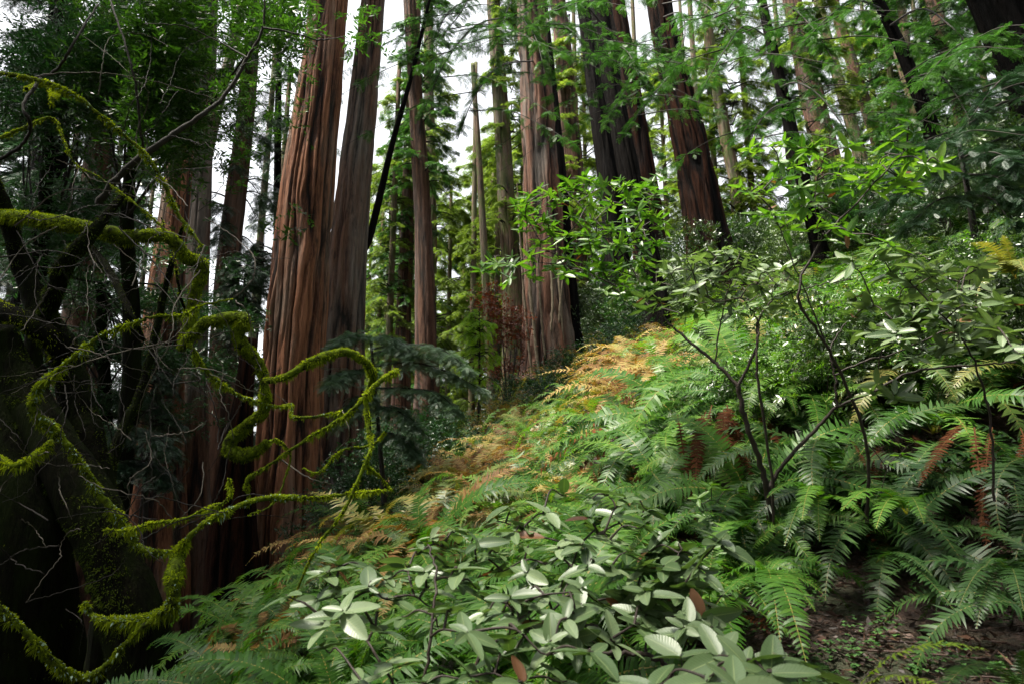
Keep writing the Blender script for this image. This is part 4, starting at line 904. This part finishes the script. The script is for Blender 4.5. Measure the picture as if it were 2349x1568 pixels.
shrub('tanoak_seedling', 'glossy green seedling above the broad leaves at lower right of centre', (1640, 1500, 3.0), [(1630, 1350, 2.7), (1660, 1390, 2.6), (1690, 1370, 2.7), (1610, 1410, 2.7)], 41, L=.085, mat='tan_bright', tpl=LEAFL, cat='seedling', r0=.003, tint=.3)

# ------------------------------------------------------------------ small-leaved undergrowth
def bush_mesh(seed, n=420, R=1.0, Hh=1.1, ll=.045, mat='huck', tpl=None, lw=.4):
    rng = np.random.RandomState(seed)
    az = rng.rand(n)*6.28; rr = R*np.sqrt(rng.rand(n))*(.75+.35*np.sin(az*3+seed)); z = Hh*(rng.rand(n)**.6)*(1-.45*(rr/R)**2)
    p = np.stack([rr*np.cos(az), rr*np.sin(az), z], -1); p = p[n3(p, seed, 3.5) > -.45]
    gf, gs = Geo(), Geo(); leaf_cloud(gf, None, p, rng, ll, ll*lw, 10, .2, tpl, .8, .45, .35)
    for k in range(9):
        t = p[rng.randint(len(p))]; tube(gs, catmull([(0, 0, -.1), t*[.35, .35, .6]+rng.normal(0, .05, 3), t], 8), np.linspace(.012, .003, 8), 4)
    return gf.mesh('foliage', M[mat]), gs.mesh('stems', M['stem'], True)
BUSH = [bush_mesh(60+k, 420, 1.0, 1.1, .055, 'huck', LEAF3 if k < 2 else DIAM, .42) for k in range(4)]
def bush(x, y, sc, k, label, group=None, mat=None, name='huckleberry_bush', cat='bush', sink=.1, rz=0, zs=1, zoff=0):
    z = float(H(x, y))-sink+zoff
    root = thing(name, label, cat, (x, y, z), group); f, s = BUSH[k % 4]
    link('foliage', f, root, rot=(0, 0, rz), scale=(sc, sc, sc*zs), mat=mat); link('stem', s, root, rot=(0, 0, rz), scale=(sc, sc, sc*zs))
rb = np.random.RandomState(5)
cnt = 0
for k in range(1500):
    y = 9+26*rb.rand()**.8; px = 1290+1150*rb.rand(); x = ray(px, 600)[0]*y
    zz = float(H(x, y)); qx, qy = proj(x, y, zz+.4)
    lim = np.interp(qx, [1250, 1450, 1700, 2000, 2349], [800, 760, 640, 560, 520])
    if qx < 1270 or qx > 2450 or qy > lim or cnt >= 170: continue
    if y < 14 and rb.rand() < .6: continue
    cnt += 1
    zone = 'high up the slope near the right edge' if qx > 2050 else ('under the slender trunks of the upper slope' if qx > 1680 else 'at the feet of the charred trunks')
    bush(x, y, .75+.8*rb.rand()+(.35 if y > 15 else 0), rb.randint(4), 'small leaved evergreen bush '+zone, 'evergreen bushes '+zone, M['tan'] if rb.rand() < .25 else (M['needle'] if rb.rand() < .1 else None), rz=rb.rand()*6.28, zs=1+.7*rb.rand())
for k in range(60):
    px, py = 1500+850*rb.rand(), 640+330*rb.rand(); d = ground_hit(px, py+40, 5.5, 16)
    if d is None or k >= 44: continue
    q = P(px, py+40, d)
    bush(q[0], q[1], .42+.35*rb.rand(), rb.randint(4), 'leafy low shrub poking up between the ferns of the right slope', 'low shrubs between the ferns', M['tan_bright'] if rb.rand() < .12 else None, rz=rb.rand()*6.28, zs=1.3)
# dark bushes along the gully rim and below the young conifer
for k, (px, py, d, sc, mt, lab) in enumerate([
    (880, 1000, 11.5, 1.0, None, 'dark bush filling the hollow under the drooping young conifer'), (960, 1040, 12.0, 1.0, None, 'dark bush right under the drooping conifer tips'),
    (1030, 960, 14, .9, None, 'dim bush between the young conifer and the golden ferns'), (930, 930, 14, 1.1, None, 'dark bush at the foot of the misty pair of trunks'),
    (1010, 880, 18, 1.0, 'needle', 'green bush at the rim below the straight brown trunk'), (1040, 900, 21, .9, 'needle_yellow', 'yellow green bush beside the grey dead pole'),
    (1160, 880, 19, .9, None, 'dark bush under the rusty leaved shrub'), (1270, 910, 15.5, .8, None, 'tangle of dark twiggy bush in front of the ragged base'), (1230, 900, 17, .85, None, 'tangled dark bush under the ragged redwood base'), (1290, 860, 18, 1.0, None, 'dark bush at the right foot of the ragged based redwood'),
    (1380, 780, 19, 1.1, None, 'bush in black shade below the dark trunks'), (1440, 740, 18, 1.1, None, 'shaded bush beside the foot of the leaning trunk'),
    (930, 1000, 12.5, 1.2, None, 'large dark bush mass between the young conifer and golden ferns'), (850, 1120, 10.8, .9, None, 'dark low bush left of the golden fern edge'), (800, 1060, 11, .9, None, 'black green bush beside the largest redwood'), (760, 1180, 10.5, .8, None, 'shaded bush at the gully rim left of the golden ferns')]):
    q = P(px, py, d); mt = M[mt] if mt else M['bay_dark']
    bush(q[0], q[1], sc, k, lab, None, mt, rz=k*1.3, zoff=max(0, q[2]-sc*.9-float(H(q[0], q[1])))*.6, zs=1.2)

def lime_tree(name, label, px, py, d, sc, key, mat, cat='young tree', n=1, base=None):
    q = P(px, py, d); z = float(H(q[0], q[1]))
    root = thing(name, label, cat, (q[0], q[1], min(z, q[2])))
    zo = q[2]-min(z, q[2]); g = Geo(); tube(g, [(0, 0, -.2), (0.02, 0, zo+1.3*sc), (0, 0, zo+2.7*sc)], [.04*sc, .025*sc, .006], 6); link('trunk', g.mesh('trunk', M['limb'], True), root)
    lm, fm = crown_kind(key); link('crown', fm, root, loc=(0, 0, zo), scale=sc, mat=mat); link('limbs', lm, root, loc=(0, 0, zo), scale=sc)
lime_tree('young_conifer', 'glowing lime green young conifer left of the rusty shrub', 1098, 890, 17, .80, 'young', M['needle_lime'])
lime_tree('young_conifer', 'blue green young conifer against the white gap at left', 545, 830, 15, 1.0, 'young', M['needle_blue'])
lime_tree('young_conifer', 'dark young conifer beyond the right side of the mossy bend', 590, 760, 16, .9, 'young', M['needle_blue'])
lime_tree('young_conifer', 'dim young conifer under the mossy arc', 330, 1090, 11.5, .8, 'young', M['needle_blue'])
# rusty shrub
def rusty():
    rng = np.random.RandomState(9); pts = cloud_points([(1100, 650, 1150, 720, 19, 20, 1), (1140, 720, 1200, 800, 19, 20, 1.2), (1110, 790, 1190, 860, 19, 20, .6)], rng, 420, -.2, 3, 4)
    b = P(1165, 900, 19.5); b[2] = float(H(b[0], b[1])); root = thing('rusty_shrub', 'dead shrub with rust red leaves beside the ragged based redwood', 'shrub', b)
    gf, gs = Geo(), Geo(); leaf_cloud(gf, None, pts-b, rng, .10, .055, 6, .3, DIAM, .7)
    for k in range(12): t = pts[rng.randint(len(pts))]-b; tube(gs, catmull([(0, 0, 0), t*.5+rng.normal(0, .08, 3), t], 8), np.linspace(.02, .005, 8), 4)
    link('foliage', gf.mesh('foliage', M['red_leaf']), root); link('stem', gs.mesh('stem', M['stem']), root)
rusty()
# drooping young conifer in the middle
def droopy(name, label, base, top, boughs, seed, mat, d, tpl=BRN, twl=.36, brl=.13, ntw=72, r=.018):
    b = P(*base, d); b[2] = min(b[2], float(H(b[0], b[1]))); root = thing(name, label, 'young tree', b); g = Geo(); rng = np.random.RandomState(seed)
    tube(g, catmull([np.zeros(3), P(base[0], base[1], d)-b+[0, 0, .1], P(*top, d)-b], 12), np.linspace(.06, .02, 12), 7, lump=.1); link('trunk', g.mesh('trunk', M['limb'], True), root)
    for pts in boughs:
        gl, gf = Geo(), Geo(); bough(gl, gf, [P(*p)-b for p in pts], r, ntw, twl, tpl, rng, brl=brl, droop=.22, nbr=9, start=.08)
        o = link('bough', gl.mesh('bough', M['limb']), root); link('spray', gf.mesh('spray', mat), o)
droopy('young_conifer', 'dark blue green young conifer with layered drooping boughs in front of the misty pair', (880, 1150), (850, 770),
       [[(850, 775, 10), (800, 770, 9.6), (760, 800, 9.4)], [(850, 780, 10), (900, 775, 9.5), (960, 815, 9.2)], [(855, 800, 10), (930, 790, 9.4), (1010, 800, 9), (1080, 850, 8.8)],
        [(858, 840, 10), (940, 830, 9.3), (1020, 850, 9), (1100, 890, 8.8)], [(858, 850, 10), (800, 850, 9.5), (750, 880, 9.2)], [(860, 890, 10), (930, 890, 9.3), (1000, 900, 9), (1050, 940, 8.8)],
        [(862, 930, 10), (910, 940, 9.4), (960, 980, 9.1)], [(860, 900, 10), (820, 920, 9.5), (770, 970, 9.2)], [(866, 990, 10), (920, 1000, 9.4), (960, 1050, 9.2)], [(858, 810, 10.4), (900, 800, 10.6), (980, 815, 10.8), (1040, 815, 10.8)]], 71, M['needle_lightened'], 10)
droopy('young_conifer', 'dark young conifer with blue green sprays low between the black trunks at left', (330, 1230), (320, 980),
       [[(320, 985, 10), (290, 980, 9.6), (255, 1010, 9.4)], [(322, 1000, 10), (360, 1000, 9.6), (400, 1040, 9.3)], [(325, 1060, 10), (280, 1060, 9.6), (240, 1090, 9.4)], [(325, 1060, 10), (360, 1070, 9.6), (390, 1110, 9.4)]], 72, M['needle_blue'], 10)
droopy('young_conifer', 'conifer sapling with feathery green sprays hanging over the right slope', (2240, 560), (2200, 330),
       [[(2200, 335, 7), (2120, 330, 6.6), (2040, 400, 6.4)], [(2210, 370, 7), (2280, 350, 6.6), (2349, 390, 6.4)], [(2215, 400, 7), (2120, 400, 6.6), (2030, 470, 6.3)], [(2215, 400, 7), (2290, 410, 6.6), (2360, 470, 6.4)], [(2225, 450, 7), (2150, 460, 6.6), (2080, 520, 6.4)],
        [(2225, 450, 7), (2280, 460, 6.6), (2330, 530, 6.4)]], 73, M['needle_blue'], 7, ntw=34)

# ------------------------------------------------------------------ ferns
def frond_geo(geo, seed, length=1.0, npin=34, pw=.105, e0=62, e1=75, origin=(0, 0, 0), az=0, tint=.5, fine=True, roll=0, wid=.019, mi=0):
    rng = np.random.RandomState(seed)
    s = np.linspace(0, 1, 26); ang = np.radians(e0-(e0+e1)*s**1.25*(.85+.2*rng.rand()))
    dx = np.cos(ang); dz = np.sin(ang); x = np.concatenate([[0], np.cumsum((dx[1:]+dx[:-1])/2)])/25*length; z = np.concatenate([[0], np.cumsum((dz[1:]+dz[:-1])/2)])/25*length
    bend = .12*length*rng.normal()*s*s
    path = np.stack([x, bend, z], -1); ca, sa = math.cos(az), math.sin(az); Rz = np.array([[ca, -sa, 0], [sa, ca, 0], [0, 0, 1]])
    path = path@Rz.T+np.asarray(origin); T_ = norm(np.gradient(path, axis=0)); side = norm(np.cross(T_, [0, 0, 1.])); Nn = np.cross(side, T_)
    if roll: side = norm(side*math.cos(roll)+Nn*math.sin(roll)); Nn = np.cross(side, T_)
    # rachis
    w = np.interp(s, [0, 1], [.006, .0015])*length
    v = np.stack([path-side*w[:, None], path+side*w[:, None]], 1).reshape(-1, 3); i = np.arange(25)[:, None]*2
    geo.add(v, q=(i+[0, 1, 3, 2]), a=1.7, mi=mi)
    sp = np.linspace(.10, .995, npin); idx = sp*25; i0 = np.minimum(idx.astype(int), 24); f = (idx-i0)[:, None]
    base = path[i0]*(1-f)+path[np.minimum(i0+1, 25)]*f; t = T_[i0]; sd_ = side[i0]; nn = Nn[i0]
    prof = np.interp(sp, [.08, .2, .4, .6, .8, .93, 1], [.55, .82, 1.0, .95, .68, .35, .08])*pw*length
    for sg in (-1, 1):
        a = np.radians(np.interp(sp, [0, .5, 1], [-2, 14, 38])+rng.normal(0, 4, npin))
        d = sd_*(sg*np.cos(a))[:, None]+t*np.sin(a)[:, None]+nn*(.12+rng.normal(0, .12, (npin, 1)))
        d = norm(d); L = prof*(.85+.25*rng.rand(npin))*np.where(rng.rand(npin) < .05, .35, 1); pwid = (wid*length*np.interp(sp, [0, .7, 1], [1, 1, .5]))[:, None]
        tt = norm(t-d*(t*d).sum(1, keepdims=True)); dn = nn*-1*(L*(.22+.12*rng.normal(size=npin)))[:, None]
        m1 = base+d*(L*.5)[:, None]+dn*.15; tip = base+d*L[:, None]+dn+t*(L*.10)[:, None]
        cur = t*(L*.04)[:, None]
        vv = np.stack([base-tt*pwid*.42, base+tt*pwid*.62, m1+tt*pwid*.45+cur, tip, m1-tt*pwid*.42+cur], 1).reshape(-1, 3)
        k = np.arange(npin)[:, None]*5; aa = np.clip(tint+rng.normal(0, .13, npin), 0, 1.05)
        order = [0, 1, 2, 4] if sg > 0 else [4, 2, 1, 0]
        geo.add(vv, q=k+order, t=k+([4, 2, 3] if sg > 0 else [3, 2, 4]), a=np.repeat(aa, 5), mi=mi)
FR = []
for k in range(12):
    g = Geo(); r_ = np.random.RandomState(100+k)
    frond_geo(g, 200+k, 1.0, 47, .092+.02*r_.rand(), 58+14*r_.rand(), 45+40*r_.rand(), tint=.2+.55*((k*5) % 12)/11, wid=.0165)
    FR.append(g.mesh('frond', M['fern'], False))
def clump(seed, nf=16, npin=30, dead=False, lo=.6, hi=1.0):
    g = Geo(); r_ = np.random.RandomState(seed)
    for k in range(nf):
        az = k*2.4+r_.normal(0, .25)
        if dead: frond_geo(g, seed*50+k, .6+.45*r_.rand(), 24, .075, -10+35*r_.rand(), 80, az=az, tint=.2+.7*r_.rand(), wid=.02)
        else:
            inner = k/nf; frond_geo(g, seed*50+k, lo+(hi-lo)*r_.rand(), npin, .10, 42+38*inner+r_.normal(0, 6), 50+30*r_.rand()-20*inner, az=az, origin=(.02*math.cos(az), .02*math.sin(az), 0), tint=np.clip(.5+r_.normal(0, .25), .02, .98), wid=.021)
    return g
CL = [clump(300+k, 15+k % 4, 30).mesh('sword_fern', M['fern']) for k in range(6)]
CLF = [clump(330+k, 12, 15) for k in range(3)]
DEAD = [clump(350+k, 11, dead=True).mesh('dead_frond', M['fern_dead']) for k in range(3)]
rf = np.random.RandomState(77); cand = []
y = 2.2
while y < 40:
    sp = .54+.018*y
    xr = ray(2500, 700)[0]*y; e = float(np.interp(y, [-8, 3, 10, 15, 22, 30, 45], [-2.2, -2.1, -2.3, -1.6, -.3, 2.6, 8]))-1.0
    x = e
    while x < xr:
        xx = x+rf.normal(0, sp*.28); yy = y+rf.normal(0, sp*.3); zz = float(H(xx, yy)); qx, qy = proj(xx, yy, zz+.25)
        x += sp
        if qx < 250 or qx > 2500 or qy > 1720 or qy < 300: continue
        if ((qx-2010)/360)**2+((qy-1410)/200)**2 < 1: continue
        if ((qx-1640)/120)**2+((qy-1190)/110)**2 < 1 and rf.rand() < .6: continue
        if yy < 2.6 and abs(xx) < .9: continue
        if yy < 6.5 and qx < 540: continue
        if yy > 19 and qx > 1350 and rf.rand() < .5: continue
        
        cand.append((qx, qy, xx, yy, zz))
    y += sp*.80
cand.sort(key=lambda c: c[3]); near = cand[:300]; rest = cand[300:]
def fern_look(qx, qy, yy):
    if 1330 < qx < 1560 and 740 < qy < 960: k = 'gold' if rf.rand() < .55 else ('yel' if rf.rand() < .5 else 'green')
    elif qx < 1230 and qy > 860 and yy > 5.2 and qx < 880+(1300-qy)*.75+110:
        u_ = rf.rand(); k = ('gold' if u_ < .5 else 'yel' if u_ < .8 else 'green') if qy < 1270 else ('gold' if u_ < .15 else 'green')
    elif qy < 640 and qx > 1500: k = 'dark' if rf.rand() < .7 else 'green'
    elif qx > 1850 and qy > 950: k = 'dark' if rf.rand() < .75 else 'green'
    elif qy < 1200 and qx < 1480: u_ = rf.rand(); k = 'gold' if u_ < .30 else 'yel' if u_ < .62 else 'green'
    elif qy < 1200: k = 'yel' if rf.rand() < .12 else 'green'
    else: k = 'yel' if rf.rand() < .06 else 'green'
    return k
MATN = {'gold': 'fern_gold', 'yel': 'fern_yel', 'dark': 'fern_dark', 'green': 'fern'}
WORD = {'gold': 'golden brown', 'yel': 'yellowing', 'dark': 'deep green', 'green': 'fresh green'}
def fern_zone(qx, qy, yy):
    if yy < 6.2:
        return ('at the bottom edge below the mossy branches' if qx < 700 else 'among the broad leaved shrubs at bottom centre' if qx < 1500 else 'beside the black forked stem' if qx < 1950 else 'in the dark lower right corner')
    if qx < 1150: return 'along the gully rim left of the ragged based redwood'
    if qx < 1650: return 'on the pale slope below the charred trunks' if yy < 14 else 'in shade at the feet of the charred trunks'
    if qx < 2050: return 'on the slope behind the forked sapling' if yy < 14 else 'far up under the slender leaning trunks'
    return 'on the right hand slope' if yy < 12 else 'high on the slope by the black leaning trunk'
for i, (qx, qy, xx, yy, zz) in enumerate(near):
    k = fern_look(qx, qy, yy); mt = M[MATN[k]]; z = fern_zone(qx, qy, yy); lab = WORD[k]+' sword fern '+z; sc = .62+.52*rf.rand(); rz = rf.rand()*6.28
    if yy < 2.9: sc *= .75
    if yy > 6.2: sc *= 1.36
    bank = 1 if (4.2 < yy < 8 and xx > .8) else 0
    tilt = (Matrix.Rotation(float(rf.normal(.22+.22*bank, .1)), 3, 'X')@Matrix.Rotation(float(rf.normal(-.2, .12)), 3, 'Y')@Matrix.Rotation(rz, 3, 'Z')).to_euler()
    grp = 'sword ferns '+z
    if yy < 7.4:
        root = thing('sword_fern', lab, 'fern', (xx, yy, zz), grp); nf = 15; root.rotation_euler = tilt
        if bank: sc *= 1.2
        for j in range(nf):
            inn = rf.rand(); lf = sc*(.75+.45*rf.rand())
            link('frond', FR[rf.randint(12)], root, loc=(0, 0, 0), rot=(float(rf.normal(0, .22)), (.34+.1*bank)-.55*inn, j*2.4), scale=lf, mat=mt)
        if rf.rand() < (.9 if qx > 1500 else .12): link('dead_frond', DEAD[i % 3], root, loc=(0, 0, -.12*bank), scale=sc*(.8+.35*bank))
    else:
        root = tag(link('sword_fern', CL[i % 6], None, (xx, yy, zz), tilt, sc, mt), lab, 'fern', grp)
        if rf.rand() < (1 if (1300 < qx < 1580 and 720 < qy < 1010) else .45 if qx > 1250 else .15): link('dead_frond', DEAD[i % 3], root, rot=(0, 0, 1), scale=.9)
gfar = Geo()
for i, (qx, qy, xx, yy, zz) in enumerate(rest):
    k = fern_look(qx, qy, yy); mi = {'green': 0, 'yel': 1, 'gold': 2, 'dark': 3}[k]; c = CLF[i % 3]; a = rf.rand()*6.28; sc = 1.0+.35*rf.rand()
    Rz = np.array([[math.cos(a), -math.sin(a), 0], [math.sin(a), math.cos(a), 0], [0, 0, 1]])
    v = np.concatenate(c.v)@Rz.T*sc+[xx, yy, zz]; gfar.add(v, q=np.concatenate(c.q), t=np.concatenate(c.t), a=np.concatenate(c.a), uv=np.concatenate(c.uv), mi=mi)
if rest:
    tag(link('fern_cover', gfar.mesh('fern_cover', [M['fern'], M['fern_yel'], M['fern_gold'], M['fern_dark']])), 'distant sword ferns covering the upper slope behind the others', 'ferns', kind='stuff')

# single ferns the photograph shows large, frond by frond: (base px, py, d), tips (px, py, d)
def fern_to(label, base, tips, mt, seed, pw=.10, dead=False, npin=34, wid=.02, spread=0):
    rq = np.random.RandomState(seed); b = P(*base); root = thing('sword_fern', label, 'fern', b)
    for k, t in enumerate(tips):
        e = P(*t)-b; hz = math.hypot(e[0], e[1]); az = math.atan2(e[1], e[0]); L = np.linalg.norm(e)*1.12; g = Geo()
        # bow the frond from base to tip
        off = np.array([rq.normal(0, spread), 0, 0])+rq.normal(0, spread*.3, 3) if spread else np.zeros(3); e = e*(1+rq.normal(0, .18) if spread else 1)+rq.normal(0, spread*.4, 3)
        n = 26; s = np.linspace(0, 1, n)[:, None]; up = np.array([0, 0, 1.])*L*(.22+.05*math.sin(k*3)); path0 = off+e*s+up*4*s*(1-s)*(.9-.3*s)*(.25 if spread else 1)
        frond_on(g, path0, seed+k, L, npin, pw*(.6+.7*rq.rand() if spread else 1), wid)
        link('frond', g.mesh('frond', mt), root)
def frond_on(geo, path, seed, length, npin, pw, wid, tint=.5):
    rng = np.random.RandomState(seed); T_ = norm(np.gradient(path, axis=0)); side = norm(np.cross(T_, [0, 0, 1.])); Nn = np.cross(side, T_); n = len(path); s = np.linspace(0, 1, n)
    w = np.interp(s, [0, 1], [.005, .0015])*length; v = np.stack([path-side*w[:, None], path+side*w[:, None]], 1).reshape(-1, 3); i = np.arange(n-1)[:, None]*2; geo.add(v, q=(i+[0, 1, 3, 2]), a=1.7)
    sp = np.linspace(.10, .995, npin); idx = sp*(n-1); i0 = np.minimum(idx.astype(int), n-2); f = (idx-i0)[:, None]; base = path[i0]*(1-f)+path[i0+1]*f; t = T_[i0]; sd_ = side[i0]; nn = Nn[i0]
    prof = np.interp(sp, [.08, .2, .4, .6, .8, .93, 1], [.55, .82, 1.0, .95, .68, .35, .08])*pw*length
    for sg in (-1, 1):
        a = np.radians(np.interp(sp, [0, .5, 1], [-2, 14, 38])+rng.normal(0, 5, npin)); d = norm(sd_*(sg*np.cos(a))[:, None]+t*np.sin(a)[:, None]+nn*(.15+rng.normal(0, .12, (npin, 1))))
        L = prof*(.9+.2*rng.rand(npin)); pwid = (wid*length*np.interp(sp, [0, .7, 1], [1, 1, .5]))[:, None]; tt = norm(t-d*(t*d).sum(1, keepdims=True)); dn = nn*-1*(L*.25)[:, None]
        rows = []
        for q, ww in ((0, .5), (.3, .55), (.65, .42), (1, .04)):
            c = base+d*(L*q)[:, None]+dn*q*q+t*(L*.10*q*q)[:, None]; rows += [c-tt*pwid*ww, c+tt*pwid*ww]
        vv = np.stack(rows, 1).reshape(-1, 3); k = np.arange(npin)[:, None]*8; q = np.concatenate([k+[2*r, 2*r+1, 2*r+3, 2*r+2] for r in range(3)])
        geo.add(vv, q=q if sg > 0 else q[:, ::-1], a=np.repeat(np.clip(tint+rng.normal(0, .1, npin), 0, 1), 8))
for lab, base, tips, sd in (
    ('rust brown curtain of dead fern fronds hanging left of the black forked stem', (1650, 930, 5.2), [(1600, 1120, 4.6), (1625, 1180, 4.5), (1650, 1200, 4.5), (1680, 1190, 4.5), (1700, 1160, 4.5), (1720, 1120, 4.6), (1580, 1070, 4.7), (1665, 1150, 4.4), (1610, 1150, 4.5)], 1100),
    ('dark rusty curtain of dead fern fronds hanging at the right edge', (2290, 960, 4.0), [(2230, 1160, 3.6), (2260, 1200, 3.6), (2290, 1230, 3.5), (2320, 1210, 3.5), (2340, 1180, 3.5), (2250, 1130, 3.6), (2310, 1160, 3.5)], 1120),
    ('reddish dead fern fronds drooping between the forked stem and the right edge', (2080, 980, 4.6), [(2030, 1110, 4.2), (2060, 1150, 4.1), (2100, 1160, 4.1), (2130, 1120, 4.2), (2085, 1100, 4.1)], 1140),
    ('rusty dead fern fronds under the golden ones above the dark left gully', (800, 1260, 5.6), [(720, 1290, 5.2), (760, 1310, 5.1), (820, 1320, 5.0), (690, 1260, 5.3), (860, 1300, 5.1)], 1160)):
    base = (base[0], base[1], base[2]+.3); tips = [(a, b_, c+.38) for a, b_, c in tips]; fern_to(lab, base, tips, M['fern_dead'], sd, pw=.055, npin=30, wid=.014, spread=.22)
fern_to('grey green fern with a long frond hanging toward the bottom edge right of centre', (1760, 1330, 3.4), [(1850, 1520, 2.7), (1790, 1470, 2.8), (1870, 1400, 3.0), (1700, 1300, 3.2), (1640, 1390, 3.2), (1830, 1300, 3.6)], M['fern'], 900)
M['fern_lime'] = leaf_mat('fern_lime', [(.05, (.06, .12, .01)), (.5, (.14, .23, .02)), (.9, (.26, .32, .04)), (1, (.34, .30, .05))], .42, .4, (1.1, 1.2, .3), .3)
fern_to('lime green fern frond with upright leaflets arching in from the bottom right corner', (1950, 1600, 1.9), [(2265, 1490, 1.75), (2200, 1600, 1.7)], M['fern_lime'], 920, pw=.12, npin=26, wid=.020)
fern_to('deep green fern with upright narrow leaflets left of the litter hollow', (1880, 1150, 4.0), [(1760, 1140, 3.7), (1800, 1250, 3.6), (1880, 1240, 3.6), (1840, 1190, 3.5), (1990, 1190, 3.6)], M['fern'], 940)
fern_to('glossy fern leaning over the top of the litter hollow', (2080, 1180, 3.9), [(1930, 1170, 3.5), (2160, 1130, 3.7), (2010, 1210, 3.4), (2120, 1200, 3.4)], M['fern'], 960)
fern_to('shaded fern with a frond trailing right across the litter hollow', (2010, 1290, 3.6), [(2140, 1320, 3.2), (2190, 1400, 3.1), (2100, 1290, 3.4)], M['fern_dark'], 980)
fern_to('dark fern at the right edge above the corner', (2320, 1330, 2.9), [(2200, 1390, 2.6), (2260, 1300, 2.7), (2349, 1400, 2.5), (2240, 1440, 2.6)], M['fern_dark'], 1000)
fern_to('green fern spilling out of the very bottom right corner', (2349, 1600, 1.9), [(2200, 1560, 1.8), (2280, 1500, 1.9), (2349, 1490, 1.8), (2150, 1600, 1.7)], M['fern_dark'], 1020)
fern_to('fern with pale drooping fronds at the right edge high up', (2330, 640, 5.2), [(2220, 560, 4.9), (2230, 620, 4.8), (2300, 540, 5.0), (2240, 680, 4.7), (2349, 620, 4.6)], M['fern_yel'], 1040)

# ------------------------------------------------------------------ litter, sorrel, moss cushions
def scatter(n, box, rng, cond=None):
    x = rng.uniform(box[0], box[2], n); y = rng.uniform(box[1], box[3], n); z = H(x, y); p = np.stack([x, y, z], -1)
    return p[cond(p)] if cond is not None else p
rl = np.random.RandomState(12)
pl = scatter(52000, (-2.6, 1.5, 7.5, 12), rl)
g = Geo(); n = len(pl); d = norm(rl.normal(size=(n, 3))*[1, 1, .25]); L = .02+.05*rl.rand(n)**2
stamp(g, DIAM, pl+[0, 0, .012], d, norm(rl.normal(size=(n, 3))*.5+[0, 0, 1]), L, L*(.12+.5*rl.rand(n)**2), a=rl.rand(n))
pl = scatter(140000, (.4, 1.5, 5.6, 6.4), rl); n = len(pl); d = norm(rl.normal(size=(n, 3))*[1, 1, .3]); L = .012+.07*rl.rand(n)**2.5
stamp(g, DIAM, pl+np.stack([0*L, 0*L, .004+.02*rl.rand(n)], -1), d, norm(rl.normal(size=(n, 3))*.7+[0, 0, 1]), L, L*(.06+.40*rl.rand(n)**5), a=rl.rand(n)**1.3)
for k in range(260):
    a = rl.rand()*6.28; x, y = rl.uniform(.5, 4.6), rl.uniform(1.8, 5.3); l = .06+.3*rl.rand()**2; xs_ = x+np.linspace(-1, 1, 5)*l*math.cos(a); ys_ = y+np.linspace(-1, 1, 5)*l*math.sin(a)+rl.normal(0, .01, 5)
    tube(g, np.stack([xs_, ys_, H(xs_, ys_)+.012+.01*rl.rand(5)], -1), .0015+.004*rl.rand(), 5, a=rl.rand()*.8)
tag(link('leaf_litter', g.mesh('leaf_litter', M['litter'])), 'red brown needles and dead leaves littering the soil', 'litter', kind='stuff')
# clover-like sorrel
g = Geo(); pc = []
for k in range(1500):
    px, py = 1620+700*rl.rand(), 1130+440*rl.rand(); dd = ground_hit(px, py, 1.6, 8)
    if dd is None: continue
    q = P(px, py, dd)
    if n3(q[None], 3, 3.5)[0] > .02: pc.append(q)
pc = np.array(pc); n = len(pc)
for k in range(3):
    a = k*2.094+rl.rand(n)*.5; d = np.stack([np.cos(a), np.sin(a), .05*np.ones(n)], -1); L = .008+.014*rl.rand(n)
    stamp(g, LEAF3, pc+[0, 0, .045], d, norm(rl.normal(size=(n, 3))*.2+[0, 0, 1.]), L, L*1.2, a=rl.rand(n))
tag(link('sorrel_cover', g.mesh('sorrel_cover', M['sorrel'])), 'tiny clover leaved sorrel dotting the litter hollow', 'ground cover', kind='stuff')
# low green ground cover on the slope between ferns
g = Geo(); pg_ = scatter(26000, (-2.4, 2.5, 12, 22), rl); pg_ = pg_[(n3(pg_, 9, 1.3) > -.1)]
qx = 1174.5+FPX*pg_[:, 0]/np.maximum(pg_[:, 1], .1); keep = ((pg_[:, 1] > 5) | (qx < 1500)) & ~((qx < 1230) & (pg_[:, 1] > 6)); pg_ = pg_[keep]
leaf_cloud(g, None, pg_+[0, 0, .05], rl, .04, .016, 5, .16, DIAM, .7, .45, .5)
tag(link('undergrowth', g.mesh('undergrowth', M['huck'])), 'low mixed leafy undergrowth between the ferns', 'undergrowth', kind='stuff')
